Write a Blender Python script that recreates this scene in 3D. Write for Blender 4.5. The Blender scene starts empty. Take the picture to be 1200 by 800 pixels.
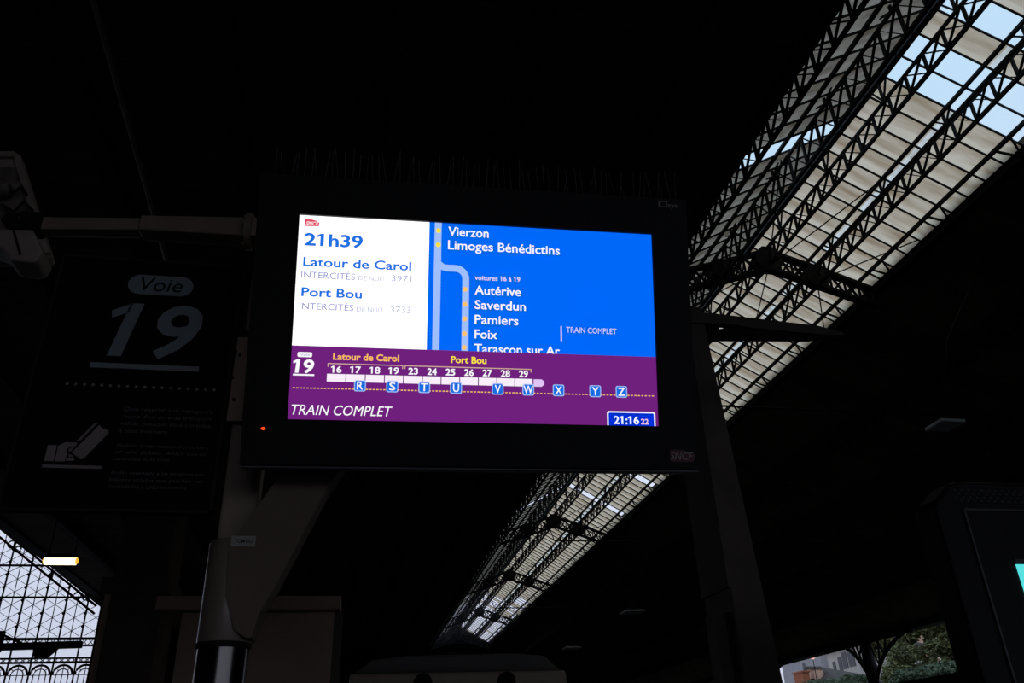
import bpy, math, random
from mathutils import Vector as V, Matrix

# ------------------------------------------------------------------ camera, sky, exposure
SC = bpy.context.scene
random.seed(7)
F = 960.0                                   # focal length in pixels of the 1200 x 800 frame (18 mm on APS-C)
CAM = V((0.0, 0.0, 1.65))
Yc = V((-199, 513, F)).normalized()         # the track direction seen from the camera (x right, y down, z forward)
vv = (199 * 70 + F * F) / 513.0
Zc = V((-70, -vv, F)).normalized()          # straight up
Xc = Yc.cross(Zc).normalized()
Zc = Xc.cross(Yc).normalized()

def ray(px, py):
    c = V((px - 600, py - 400, F))
    return V((Xc.dot(c), Yc.dot(c), Zc.dot(c)))

def at(px, py, X=None, Y=None, Z=None):
    d = ray(px, py)
    if Y is not None: t = (Y - CAM.y) / d.y
    elif X is not None: t = (X - CAM.x) / d.x
    else: t = (Z - CAM.z) / d.z
    return CAM + t * d

cd = bpy.data.cameras.new('camera'); cam = bpy.data.objects.new('camera', cd)
SC.collection.objects.link(cam); SC.camera = cam
cd.sensor_width = 36; cd.sensor_fit = 'HORIZONTAL'; cd.lens = 36 * F / 1200; cd.clip_start = 0.05; cd.clip_end = 800
rx = V((Xc.x, Yc.x, Zc.x)); uy = -V((Xc.y, Yc.y, Zc.y)); fz = V((Xc.z, Yc.z, Zc.z))
mw = Matrix((rx, uy, -fz)).transposed().to_4x4(); mw.translation = CAM
cam.matrix_world = mw

SC.view_settings.view_transform = 'Standard'; SC.view_settings.look = 'None'
SC.view_settings.exposure = 0.0; SC.view_settings.gamma = 1.0
SC.view_settings.use_curve_mapping = False
SC.cycles.use_denoising = True
SC.cycles.max_bounces = 6; SC.cycles.transparent_max_bounces = 16

W = bpy.data.worlds.new('dusk_sky'); SC.world = W; W.use_nodes = True
nt = W.node_tree; nt.nodes.clear()
wo = nt.nodes.new('ShaderNodeOutputWorld'); bg = nt.nodes.new('ShaderNodeBackground')
tc = nt.nodes.new('ShaderNodeTexCoord'); sp = nt.nodes.new('ShaderNodeSeparateXYZ'); rp = nt.nodes.new('ShaderNodeValToRGB')
nt.links.new(tc.outputs['Generated'], sp.inputs[0]); nt.links.new(sp.outputs['Z'], rp.inputs[0])
nt.links.new(rp.outputs[0], bg.inputs[0]); nt.links.new(bg.outputs[0], wo.inputs[0])
rp.color_ramp.elements[0].position = 0.0; rp.color_ramp.elements[0].color = (0.60, 0.62, 0.76, 1)
rp.color_ramp.elements[1].position = 0.62; rp.color_ramp.elements[1].color = (0.56, 0.78, 1.0, 1)
e = rp.color_ramp.elements.new(0.25); e.color = (0.74, 0.79, 0.97, 1)
bg.inputs[1].default_value = 1.0

# ------------------------------------------------------------------ materials
def lin(r, g, b):
    f = lambda c: (c / 255 / 12.92) if c / 255 <= 0.04045 else ((c / 255 + 0.055) / 1.055) ** 2.4
    return (f(r), f(g), f(b), 1)

def mat(name, col, rough=0.6, metal=0.0, noise=0.0, scale=8.0, spec=0.5, bump=0.0):
    m = bpy.data.materials.new(name); m.use_nodes = True
    n = m.node_tree.nodes; l = m.node_tree.links; b = n['Principled BSDF']
    b.inputs['Roughness'].default_value = rough; b.inputs['Metallic'].default_value = metal
    b.inputs['Specular IOR Level'].default_value = spec
    b.inputs['Base Color'].default_value = (*col[:3], 1)
    if noise or bump:
        t = n.new('ShaderNodeTexCoord'); no = n.new('ShaderNodeTexNoise'); no.inputs['Scale'].default_value = scale
        no.inputs['Detail'].default_value = 5
        l.new(t.outputs['Object'], no.inputs['Vector'])
        if noise:
            r = n.new('ShaderNodeValToRGB')
            r.color_ramp.elements[0].position = 0.3; r.color_ramp.elements[1].position = 0.7
            r.color_ramp.elements[0].color = (*[c * (1 - noise) for c in col[:3]], 1)
            r.color_ramp.elements[1].color = (*[min(1, c * (1 + noise)) for c in col[:3]], 1)
            l.new(no.outputs['Fac'], r.inputs[0]); l.new(r.outputs[0], b.inputs['Base Color'])
        if bump:
            bu = n.new('ShaderNodeBump'); bu.inputs['Strength'].default_value = bump; bu.inputs['Distance'].default_value = 0.01
            l.new(no.outputs['Fac'], bu.inputs['Height']); l.new(bu.outputs[0], b.inputs['Normal'])
    return m

def emit(name, rgb, s=1.0):
    m = bpy.data.materials.new(name); m.use_nodes = True
    n = m.node_tree.nodes; n.clear(); o = n.new('ShaderNodeOutputMaterial'); em = n.new('ShaderNodeEmission')
    em.inputs[0].default_value = lin(*rgb); em.inputs[1].default_value = s
    m.node_tree.links.new(em.outputs[0], o.inputs[0]); return m

def boards(name, a, b, sx, sy):
    """Dark timber boarding: narrow planks with their own tone, grooves between them."""
    m = bpy.data.materials.new(name); m.use_nodes = True
    n = m.node_tree.nodes; l = m.node_tree.links; p = n['Principled BSDF']; p.inputs['Roughness'].default_value = 0.85
    p.inputs['Specular IOR Level'].default_value = 0.15
    t = n.new('ShaderNodeTexCoord'); mp = n.new('ShaderNodeMapping'); mp.inputs['Scale'].default_value = (sx, sy, 1)
    br = n.new('ShaderNodeTexBrick'); br.inputs['Scale'].default_value = 1.0
    br.inputs['Color1'].default_value = a; br.inputs['Color2'].default_value = b
    br.inputs['Mortar'].default_value = (0.001, 0.001, 0.001, 1); br.inputs['Mortar Size'].default_value = 0.03
    br.inputs['Brick Width'].default_value = 6.0; br.inputs['Row Height'].default_value = 1.0
    no = n.new('ShaderNodeTexNoise'); no.inputs['Scale'].default_value = 0.8
    mx = n.new('ShaderNodeMixRGB'); mx.blend_type = 'MULTIPLY'; mx.inputs[0].default_value = 0.7
    l.new(t.outputs['Object'], mp.inputs[0]); l.new(mp.outputs[0], br.inputs['Vector']); l.new(t.outputs['Object'], no.inputs['Vector'])
    l.new(br.outputs['Color'], mx.inputs[1]); l.new(no.outputs['Fac'], mx.inputs[2]); l.new(mx.outputs[0], p.inputs['Base Color'])
    return m

def dirty_glass(name, dark, light):
    """Old rooflight sheet: translucent, with streaks of grime running down the slope (UV v) and a dirtier lap edge."""
    m = bpy.data.materials.new(name); m.use_nodes = True
    n = m.node_tree.nodes; l = m.node_tree.links; n.clear()
    o = n.new('ShaderNodeOutputMaterial'); tr = n.new('ShaderNodeBsdfTranslucent'); gl = n.new('ShaderNodeBsdfGlossy'); mx = n.new('ShaderNodeMixShader')
    gl.inputs['Roughness'].default_value = 0.3; mx.inputs[0].default_value = 0.02
    uv = n.new('ShaderNodeTexCoord'); mp = n.new('ShaderNodeMapping'); mp.inputs['Scale'].default_value = (0.9, 2.6, 1)
    no = n.new('ShaderNodeTexNoise'); no.inputs['Scale'].default_value = 1.0; no.inputs['Detail'].default_value = 4
    s = n.new('ShaderNodeSeparateXYZ'); fr = n.new('ShaderNodeMath'); fr.operation = 'FRACT'
    pw = n.new('ShaderNodeMath'); pw.operation = 'POWER'; pw.inputs[1].default_value = 3.0
    ad = n.new('ShaderNodeMath'); ad.operation = 'MULTIPLY_ADD'; ad.inputs[1].default_value = 0.42
    r = n.new('ShaderNodeValToRGB')
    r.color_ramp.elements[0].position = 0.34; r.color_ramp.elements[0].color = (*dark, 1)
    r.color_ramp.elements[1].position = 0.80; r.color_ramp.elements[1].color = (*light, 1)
    l.new(uv.outputs['UV'], mp.inputs[0]); l.new(mp.outputs[0], no.inputs['Vector']); l.new(uv.outputs['UV'], s.inputs[0])
    l.new(s.outputs['Y'], fr.inputs[0]); l.new(fr.outputs[0], pw.inputs[0]); l.new(pw.outputs[0], ad.inputs[0]); l.new(no.outputs['Fac'], ad.inputs[2])
    l.new(ad.outputs[0], r.inputs[0]); l.new(r.outputs[0], tr.inputs['Color'])
    l.new(tr.outputs[0], mx.inputs[1]); l.new(gl.outputs[0], mx.inputs[2]); l.new(mx.outputs[0], o.inputs[0])
    return m

def clear_glass(name, col=(0.95, 0.97, 0.98)):
    m = bpy.data.materials.new(name); m.use_nodes = True
    n = m.node_tree.nodes; l = m.node_tree.links; n.clear()
    o = n.new('ShaderNodeOutputMaterial'); tr = n.new('ShaderNodeBsdfTransparent'); gl = n.new('ShaderNodeBsdfGlossy'); mx = n.new('ShaderNodeMixShader')
    tr.inputs[0].default_value = (*col, 1); gl.inputs['Roughness'].default_value = 0.05; mx.inputs[0].default_value = 0.03
    l.new(tr.outputs[0], mx.inputs[1]); l.new(gl.outputs[0], mx.inputs[2]); l.new(mx.outputs[0], o.inputs[0]); return m

M = dict(
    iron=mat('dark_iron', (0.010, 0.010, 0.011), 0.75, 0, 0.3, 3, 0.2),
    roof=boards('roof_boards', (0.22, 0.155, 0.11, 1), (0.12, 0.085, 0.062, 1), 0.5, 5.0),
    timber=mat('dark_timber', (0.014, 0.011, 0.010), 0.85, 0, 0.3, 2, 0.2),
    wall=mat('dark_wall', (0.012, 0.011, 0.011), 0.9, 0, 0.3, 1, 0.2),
    floor=mat('platform_asphalt', (0.05, 0.05, 0.05), 0.9, 0, 0.3, 4),
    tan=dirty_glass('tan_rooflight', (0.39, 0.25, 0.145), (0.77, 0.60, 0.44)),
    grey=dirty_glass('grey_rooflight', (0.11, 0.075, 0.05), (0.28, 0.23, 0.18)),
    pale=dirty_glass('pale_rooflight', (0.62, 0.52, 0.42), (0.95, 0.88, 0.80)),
    clear=clear_glass('clear_glass', (0.98, 0.98, 0.98)),
    gable=clear_glass('gable_glass', (0.97, 0.98, 0.98)),
    display=mat('display_black', (0.010, 0.010, 0.012), 0.55, 0, 0, 1, 0.25),
    bezel=mat('bezel_black', (0.006, 0.006, 0.007), 0.6, 0, 0, 1, 0.2),
    beige=mat('beige_paint', (0.25, 0.185, 0.135), 0.5, 0, 0.12, 6, 0.4, 0.05),  # base colour warmed to stand in for warm indoor light
    beige2=mat('beige_render', (0.42, 0.30, 0.22), 0.8, 0, 0.15, 3, 0.3),
    grey_paint=mat('grey_paint', (0.22, 0.17, 0.135), 0.35, 0, 0.1, 5, 0.6),  # brown cast mixed in for the same warm indoor light
    brace=mat('brown_grey_paint', (0.17, 0.125, 0.098), 0.75, 0, 0.1, 5, 0.15),
    steel=mat('polished_steel', (0.11, 0.105, 0.105), 0.2, 1.0),
    rubber=mat('black_rubber', (0.004, 0.004, 0.004), 0.8),
    label=mat('label_grey', (0.34, 0.33, 0.30), 0.7),
    ink=mat('black_ink', (0.01, 0.01, 0.01), 0.8),
    wire=mat('grey_wire', (0.08, 0.08, 0.085), 0.6, 0.0),
    badge_red=mat('dark_red', (0.10, 0.008, 0.012), 0.5),
    badge_grey=mat('badge_grey', (0.30, 0.27, 0.26), 0.5),
    sign=mat('sign_black', (0.004, 0.004, 0.005), 0.8, 0, 0, 1, 0.1),
    sign_teal=mat('sign_grey_blue', (0.22, 0.27, 0.28), 0.7),
    sign_tan=mat('sign_grey_beige', (0.28, 0.23, 0.21), 0.7),
    sign_dim=mat('sign_small_print', (0.12, 0.11, 0.11), 0.7),
    pillar=mat('pillar_paint', (0.10, 0.08, 0.068), 0.7, 0, 0.25, 4, 0.3),
    stone=mat('sooty_stone', (0.09, 0.068, 0.055), 0.9, 0, 0.35, 2, 0.2, 0.3),
    conduit=mat('conduit_grey', (0.36, 0.32, 0.29), 0.6),
    lampbody=mat('lamp_grey', (0.32, 0.26, 0.21), 0.55, 0, 0.15, 12),
    lampin=mat('lamp_reflector', (0.17, 0.135, 0.11), 0.6, 0, 0.5, 18),
    tube=emit('lamp_yellow', (255, 238, 190), 2.2),
    tubeedge=emit('lamp_amber', (255, 190, 60), 1.0),
    plate=mat('pale_lamp_plate', (0.45, 0.47, 0.50), 0.6),
    train_dark=mat('train_roof_grey', (0.10, 0.095, 0.09), 0.6),
    train_tan=mat('train_beige', (0.34, 0.26, 0.20), 0.5),
    glass_dark=mat('dark_glass', (0.008, 0.009, 0.010), 0.15),
    kiosk=mat('kiosk_charcoal', (0.007, 0.007, 0.0075), 0.6, 0, 0.2, 20, 0.2),
    kiosk_line=mat('kiosk_trim', (0.03, 0.03, 0.032), 0.5),
    kglass=mat('kiosk_glass', (0.006, 0.006, 0.007), 0.45, 0, 0, 1, 0.12),
    cyan=emit('screen_cyan', (90, 225, 225), 1.0),
    bark=mat('bark', (0.04, 0.03, 0.02), 0.9),
    leaf=mat('leaf_green', (0.125, 0.13, 0.05), 0.8, 0, 0.6, 0.6),
    leaf2=mat('leaf_grey_green', (0.10, 0.135, 0.075), 0.8, 0, 0.5, 0.6),
    house=mat('house_grey', (0.34, 0.31, 0.33), 0.9, 0, 0.1, 1),
    house2=mat('house_cream', (0.48, 0.42, 0.39), 0.9, 0, 0.1, 1),
    house3=mat('house_pink', (0.6, 0.37, 0.27), 0.9, 0, 0.1, 1),
    brick=mat('orange_brick', (0.32, 0.10, 0.05), 0.9, 0, 0.2, 3),
    tile=mat('brown_tile', (0.05, 0.034, 0.030), 0.9, 0, 0.3, 2),
    slate=mat('grey_slate', (0.10, 0.095, 0.095), 0.9, 0, 0.3, 2),
    shutter=mat('dark_window', (0.03, 0.03, 0.04), 0.4),
    hill=mat('hillside', (0.05, 0.06, 0.03), 0.95, 0, 0.4, 0.2),
    globe=emit('street_lamp_pink', (245, 190, 175), 1.0),
    led=emit('indicator_orange', (255, 70, 25), 1.6),
    s_white=emit('pixel_white', (255, 255, 255), 1.35),
    s_blue=emit('pixel_blue', (0, 104, 250), 1.0),
    s_purple=emit('pixel_purple', (110, 32, 124), 1.0),
    s_route=emit('pixel_pale_blue', (158, 190, 255), 1.0),
    s_text=emit('pixel_text_blue', (28, 112, 226), 1.0),
    s_lilac=emit('pixel_lilac', (150, 152, 205), 1.0),
    s_pale=emit('pixel_pale_lilac', (178, 184, 220), 1.0),
    s_txtw=emit('pixel_lettering_white', (252, 250, 255), 1.0),
    s_soft=emit('pixel_soft_white', (222, 212, 238), 1.0),
    s_yellow=emit('pixel_yellow', (255, 226, 60), 1.0),
    s_orange=emit('pixel_orange', (255, 196, 110), 1.0),
    s_amber=emit('pixel_amber', (255, 190, 95), 1.0),
    s_rule=emit('pixel_tan', (214, 172, 150), 1.0),
    s_clock=emit('pixel_deep_blue', (0, 48, 222), 1.0),
    s_badge=emit('pixel_badge_blue', (20, 110, 226), 1.0),
    s_loco=emit('pixel_lavender', (224, 196, 246), 1.0),
    s_car=emit('pixel_carriage_white', (250, 238, 252), 1.0),
    s_pink=emit('pixel_pink', (255, 205, 195), 1.0),
    s_red=emit('pixel_logo_red', (224, 70, 96), 1.0),
    s_logow=emit('pixel_logo_white', (255, 226, 230), 1.0),
)

# ------------------------------------------------------------------ mesh helpers
class MB:
    def __init__(s): s.v = []; s.f = []; s.uv = None; s.sm = []
    def add(s, vs, fs, smooth=False):
        o = len(s.v); s.v += [tuple(v) for v in vs]; s.f += [tuple(i + o for i in f) for f in fs]; s.sm += [smooth] * len(fs)
    def box(s, a, b):
        x0, y0, z0 = a; x1, y1, z1 = b
        s.add([(x0,y0,z0),(x1,y0,z0),(x1,y1,z0),(x0,y1,z0),(x0,y0,z1),(x1,y0,z1),(x1,y1,z1),(x0,y1,z1)],
              [(0,3,2,1),(4,5,6,7),(0,1,5,4),(1,2,6,5),(2,3,7,6),(3,0,4,7)])
    def bar(s, p, q, w, h, up=(0, 0, 1)):
        p = V(p); q = V(q); d = (q - p).normalized(); u = V(up)
        if abs(d.dot(u)) > 0.98: u = V((0, 1, 0)) if abs(d.y) < 0.9 else V((1, 0, 0))
        a = d.cross(u).normalized() * (w / 2); b = a.cross(d).normalized() * (h / 2)
        vs = [p-a-b, p+a-b, p+a+b, p-a+b, q-a-b, q+a-b, q+a+b, q-a+b]
        s.add(vs, [(0,3,2,1),(4,5,6,7),(0,1,5,4),(1,2,6,5),(2,3,7,6),(3,0,4,7)])
    def tube(s, pts, rs, n=10, cap=True):
        if not isinstance(rs, (list, tuple)): rs = [rs] * len(pts)
        pts = [V(p) for p in pts]; vs = []
        for i, p in enumerate(pts):
            d = (pts[min(i+1, len(pts)-1)] - pts[max(i-1, 0)]).normalized()
            u = V((0,0,1)) if abs(d.z) < 0.9 else V((1,0,0))
            a = d.cross(u).normalized(); b = d.cross(a).normalized()
            vs += [p + rs[i]*(math.cos(2*math.pi*k/n)*a + math.sin(2*math.pi*k/n)*b) for k in range(n)]
        fs = [(i*n+k, i*n+(k+1) % n, (i+1)*n+(k+1) % n, (i+1)*n+k) for i in range(len(pts)-1) for k in range(n)]
        s.add(vs, fs, True)
        if cap: s.add(vs[:n], [tuple(range(n))]); s.add(vs[-n:], [tuple(range(n))[::-1]])
    def lathe(s, prof, c=(0, 0, 0), n=32):
        vs = [(c[0]+r*math.cos(2*math.pi*k/n), c[1]+r*math.sin(2*math.pi*k/n), c[2]+z) for r, z in prof for k in range(n)]
        s.add(vs, [(i*n+k, i*n+(k+1) % n, (i+1)*n+(k+1) % n, (i+1)*n+k) for i in range(len(prof)-1) for k in range(n)], True)
    def prism(s, poly, d):
        """poly: list of 3-D points in one plane, d: thickness vector."""
        p = [V(q) for q in poly]; d = V(d); n = len(p)
        vs = p + [q + d for q in p]
        s.add(vs, [tuple(range(n))[::-1], tuple(range(n, 2*n))] + [(i, (i+1) % n, n+(i+1) % n, n+i) for i in range(n)])
    def ball(s, c, r, n=12, sq=1.0):
        prof = [(r*math.sin(math.pi*i/8), -r*sq*math.cos(math.pi*i/8)) for i in range(9)]
        s.lathe(prof, c, n)
    def build(s, name, m, parent=None, bevel=0.0):
        me = bpy.data.meshes.new(name); me.from_pydata(s.v, [], s.f)
        if s.uv:
            ul = me.uv_layers.new(name='UVMap')
            for i, c in enumerate(s.uv): ul.data[i].uv = c
        me.polygons.foreach_set('use_smooth', s.sm)
        me.validate(); me.update()
        o = bpy.data.objects.new(name, me); SC.collection.objects.link(o)
        me.materials.append(m if not isinstance(m, str) else M[m])
        if parent: o.parent = parent
        if bevel:
            b = o.modifiers.new('bevel', 'BEVEL'); b.width = bevel; b.segments = 2; b.limit_method = 'ANGLE'
        return o

def empty(name, loc=(0, 0, 0)):
    o = bpy.data.objects.new(name, None); SC.collection.objects.link(o)
    o.location = loc; o.empty_display_size = 0.1
    if o.matrix_world.translation != V(loc): bpy.context.view_layer.update()
    return o

def tag(o, label=None, cat=None, group=None, kind=None):
    if label: o['label'] = label
    if cat: o['category'] = cat
    if group: o['group'] = group
    if kind: o['kind'] = kind
    return o

def struct(o): o['kind'] = 'structure'; return o

# every builder below works in world coordinates; local() moves a part's mesh under its thing's base
def under(mb, name, m, root, bevel=0.0):
    L = V(root.location)
    mb.v = [tuple(V(v) - L) for v in mb.v]
    return mb.build(name, m, root, bevel)

# ------------------------------------------------------------------ the shed: floor, walls, roof
EL, ER, EZ = 5.3, 9.45, 9.65          # skylight edges (X) and their height
RX, RZ = 7.4, 10.78                   # skylight ridge
VX, VZ = -10.85, 9.05                 # valley between this roof and the next hall
OX, OZ = 20.0, 5.9                    # open eave on the right
Y0, Y1 = -8.0, 60.3

m = MB(); m.box((-29.2, Y0, -0.3), (-0.3, Y1, 0)); m.box((-0.3, Y0, -0.3), (3.6, 8.5, 0)); m.box((3.6, Y0, -0.3), (OX, Y1, 0))
m.box((-0.3, 8.5, -1.2), (3.6, Y1, -0.9)); m.box((-0.34, 8.5, -1.2), (-0.3, Y1, -0.3)); m.box((3.6, 8.5, -1.2), (3.64, Y1, -0.3))
struct(m.build('floor', 'floor'))

def slab(x0, z0, x1, z1, name, ya=Y0, yb=Y1):
    m = MB(); m.prism([(x0, ya, z0), (x1, ya, z1), (x1, ya, z1 + 0.12), (x0, ya, z0 + 0.12)], (0, yb - ya, 0))
    return struct(m.build(name, 'roof'))
slab(VX, VZ, EL, EZ, 'ceiling')
slab(ER, EZ, OX + 0.5, OZ - 0.14, 'ceiling')
slab(VX, VZ, -20, 15.65, 'ceiling', Y0, 40.1)
slab(-29.2, VZ, -20, 15.65, 'ceiling', Y0, 40.1)
# rafters and purlins under the boards
k = 0
for x in [-9, -7.2, -5.4, -3.6, -1.8, 0.0, 1.8, 3.6]:
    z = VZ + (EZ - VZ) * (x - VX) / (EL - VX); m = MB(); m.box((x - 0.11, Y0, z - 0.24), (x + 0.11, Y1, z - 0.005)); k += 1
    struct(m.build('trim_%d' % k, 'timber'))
for x in [11.5, 13.5, 15.5, 17.5]:
    z = EZ + (OZ - EZ) * (x - ER) / (OX - ER); m = MB(); m.box((x - 0.11, Y0, z - 0.30), (x + 0.11, Y1, z - 0.03)); k += 1
    struct(m.build('trim_%d' % k, 'timber'))
for x, z0, z1, w in ((VX, VZ - 0.05, VZ + 0.3, 0.2), (EL - 0.06, EZ - 0.12, EZ + 0.14, 0.08), (ER + 0.12, EZ - 0.12, EZ + 0.14, 0.08)):
    m = MB(); m.box((x - w, Y0, z0), (x + w, Y1, z1)); k += 1
    struct(m.build('trim_%d' % k, 'timber'))
m = MB(); m.box((OX - 0.12, Y0, OZ - 0.14), (OX + 0.3, Y1, OZ + 0.1)); k += 1
struct(m.build('trim_%d' % k, 'iron'))
m = MB(); m.box((-60, Y0 - 60, -0.35), (70, Y0, -0.05)); struct(m.build('floor', 'floor'))      # unseen ground added behind the shed to block bright sky below the horizon
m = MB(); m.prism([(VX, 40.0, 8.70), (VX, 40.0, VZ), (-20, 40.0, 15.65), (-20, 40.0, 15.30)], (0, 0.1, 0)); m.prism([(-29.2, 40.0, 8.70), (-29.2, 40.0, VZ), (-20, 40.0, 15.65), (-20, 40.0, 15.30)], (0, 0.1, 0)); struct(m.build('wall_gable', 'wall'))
m = MB()                                                    # unseen station wall behind the camera; gateway added and sized to light the shed
m.box((-29.2, Y0 - 0.4, -0.3), (-2.0, Y0, 16)); m.box((12.5, Y0 - 0.4, -0.3), (OX, Y0, 16)); m.box((-2.0, Y0 - 0.4, 4.4), (12.5, Y0, 16)); struct(m.build('wall_back', 'wall'))
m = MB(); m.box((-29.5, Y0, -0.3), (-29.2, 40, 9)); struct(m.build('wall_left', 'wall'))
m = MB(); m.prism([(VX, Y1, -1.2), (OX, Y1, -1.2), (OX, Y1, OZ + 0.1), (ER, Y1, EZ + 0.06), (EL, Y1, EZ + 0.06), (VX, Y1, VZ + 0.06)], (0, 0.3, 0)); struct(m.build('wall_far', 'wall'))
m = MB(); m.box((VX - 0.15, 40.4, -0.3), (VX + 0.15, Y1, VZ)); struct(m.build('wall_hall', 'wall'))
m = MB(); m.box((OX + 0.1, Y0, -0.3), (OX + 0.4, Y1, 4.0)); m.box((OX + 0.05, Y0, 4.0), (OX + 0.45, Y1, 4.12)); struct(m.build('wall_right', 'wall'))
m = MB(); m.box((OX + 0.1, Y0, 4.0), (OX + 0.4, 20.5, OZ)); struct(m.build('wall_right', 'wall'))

# ------------------------------------------------------------------ skylight (glazing, bars)
PITCH = 0.415; ROW0 = 6.19 - 8 * PITCH
NROW = int((59.3 - ROW0) / PITCH)
sky = empty('window_1', (RX, ROW0, EZ)); struct(sky)
def pr(s):  # point on the right slope, s 0 ridge .. 1 edge
    return (RX + (ER - RX) * s, RZ + (EZ - RZ) * s)
def pl(s):
    return (RX + (EL - RX) * s, RZ + (EZ - RZ) * s)
KA = int((at(690, 579, Z=10.35).y - ROW0) / PITCH); KB = int((at(745, 555, Z=10.1).y - ROW0) / PITCH)
def rowclear(side, k, s0):
    if k in (8, 10, 11): return side == 'r'
    y = ROW0 + k * PITCH
    if side == 'l' and k == 14: return True
    if k == KA: return True
    if side == 'r' and k == KB and s0 > 0.3: return True
    if y > 50.0: return random.random() < 0.93
    if 47 < y <= 50: return random.random() < 0.8
    if 44.2 < y <= 47: return random.random() < 0.4
    return False
mats = {}
def pane(mb, fn, s0, s1, ya, yb, rnd):
    (xa, za), (xb, zb) = fn(s0), fn(s1)
    o = len(mb.v)
    mb.v += [(xa, ya, za), (xb, ya, zb), (xb, yb, zb + 0.0), (xa, yb, za)]
    mb.f.append((o, o+1, o+2, o+3)); mb.sm.append(False)
    if mb.uv is None: mb.uv = []
    mb.uv += [(rnd + 0, rnd2 + 0.02), (rnd + 1, rnd2 + 0.02), (rnd + 1, rnd2 + 0.98), (rnd, rnd2 + 0.98)]
tanp, greyp, clearr, clearl, pale = MB(), MB(), MB(), MB(), MB()
for k2 in range(NROW):
    ya, yb = ROW0 + k2 * PITCH, ROW0 + (k2 + 1) * PITCH
    for s0, s1 in ((0.0, 0.455), (0.455, 0.495), (0.495, 0.545), (0.545, 0.88), (0.88, 1.0)):
        rnd, rnd2 = random.random() * 40, float(random.randrange(40))
        strip = (s0 == 0.495 and random.random() < 0.8)
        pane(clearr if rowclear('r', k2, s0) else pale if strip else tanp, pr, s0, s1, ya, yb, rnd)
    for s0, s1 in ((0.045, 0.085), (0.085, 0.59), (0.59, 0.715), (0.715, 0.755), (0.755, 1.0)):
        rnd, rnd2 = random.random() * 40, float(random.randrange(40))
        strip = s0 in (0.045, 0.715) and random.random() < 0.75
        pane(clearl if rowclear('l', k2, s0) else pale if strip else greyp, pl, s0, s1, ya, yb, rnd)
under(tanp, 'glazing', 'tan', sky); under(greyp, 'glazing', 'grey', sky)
under(pale, 'pale_strip', 'pale', sky); under(clearr, 'clear_pane', 'clear', sky); under(clearl, 'clear_pane', 'clear', sky)
bars = MB()
for k2 in range(NROW + 1):
    y = ROW0 + k2 * PITCH
    for fn in (pr, pl):
        (xa, za), (xb, zb) = fn(0), fn(1)
        bars.bar((xa, y, za - 0.02), (xb, y, zb - 0.02), 0.022, 0.03)
for fn, ss in ((pr, (0.455, 0.545, 0.88)), (pl, (0.59,))):
    for s in ss:
        x, z = fn(s); w = 0.05 if s != 0.545 else 0.03
        bars.box((x - w/2, ROW0, z - 0.07), (x + w/2, 59.3, z - 0.02))
bars.box((RX - 0.05, ROW0, RZ - 0.10), (RX + 0.05, 59.3, RZ + 0.05))
under(bars, 'glazing_bar', 'iron', sky)
# gable end of the skylight, glazed too
m = MB(); m.prism([(EL, 59.28, EZ), (ER, 59.28, EZ), (RX, 59.28, RZ)], (0, 0.02, 0)); under(m, 'end_panel', 'iron', sky)
m = MB(); m.prism([(EL, 59.3, EZ), (RX, 59.3, RZ), (RX, 59.3, RZ + 0.1), (EL, 59.3, EZ + 0.1)], (0, Y1 - 59.3, 0)); m.prism([(ER, 59.3, EZ), (RX, 59.3, RZ), (RX, 59.3, RZ + 0.1), (ER, 59.3, EZ + 0.1)], (0, Y1 - 59.3, 0)); m.prism([(EL, Y1, EZ), (ER, Y1, EZ), (RX, Y1, RZ)], (0, 0.1, 0)); struct(m.build('ceiling', 'roof'))
m = MB(); m.prism([(EL, ROW0 - 0.05, EZ), (ER, ROW0 - 0.05, EZ), (RX, ROW0 - 0.05, RZ)], (0, 0.03, 0))
m.prism([(EL, Y0, EZ), (RX, Y0, RZ), (RX, Y0, RZ + 0.1), (EL, Y0, EZ + 0.1)], (0, ROW0 - Y0, 0))
m.prism([(ER, Y0, EZ), (RX, Y0, RZ), (RX, Y0, RZ + 0.1), (ER, Y0, EZ + 0.1)], (0, ROW0 - Y0, 0)); struct(m.build('ceiling', 'roof'))

# lattice purlins under the skylight
def lattice(x, zt, zb, glaz, side, label, y0=ROW0, y1=59.2):
    root = empty('lattice_purlin', (x, y0, zb)); tag(root, label, 'purlin', 'lattice purlins under the skylight')
    c = MB(); c.bar((x, y0, zt), (x, y1, zt), 0.042, 0.045); under(c, 'top_chord', 'iron', root)
    c = MB(); c.bar((x, y0, zb), (x, y1, zb), 0.05, 0.05); under(c, 'bottom_chord', 'iron', root)
    c = MB(); n = int((y1 - y0) / PITCH)
    for i in range(n):
        ya, yb = y0 + i * PITCH, y0 + (i + 1) * PITCH
        c.bar((x, ya, zb), (x, ya, zt), 0.036, 0.040)
        if i % 2 == 0 or ya < 13:
            c.bar((x + 0.012, ya, zb), (x + 0.012, yb, zt), 0.014, 0.038, (1, 0, 0)); c.bar((x - 0.012, ya, zt), (x - 0.012, yb, zb), 0.014, 0.038, (1, 0, 0))
        else:
            c.bar((x, ya, zb), (x, yb, zt), 0.012, 0.036, (1, 0, 0))
    under(c, 'lattice_web', 'iron', root)
    if glaz > zt + 0.06:
        for i in range(0, n, 4):
            c = MB(); ya = y0 + i * PITCH + 0.1
            c.bar((x, ya, zt), (x, ya, glaz), 0.035, 0.035)
            c.bar((x, ya, zt), (x, ya - 0.22, glaz), 0.025, 0.025); c.bar((x, ya, zt), (x, ya + 0.22, glaz), 0.025, 0.025)
            under(c, 'prop', 'iron', root)
lattice(EL + 0.02, 9.60, 9.20, 9.6, 0, 'black iron lattice purlin running along the left edge of the skylight')
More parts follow.
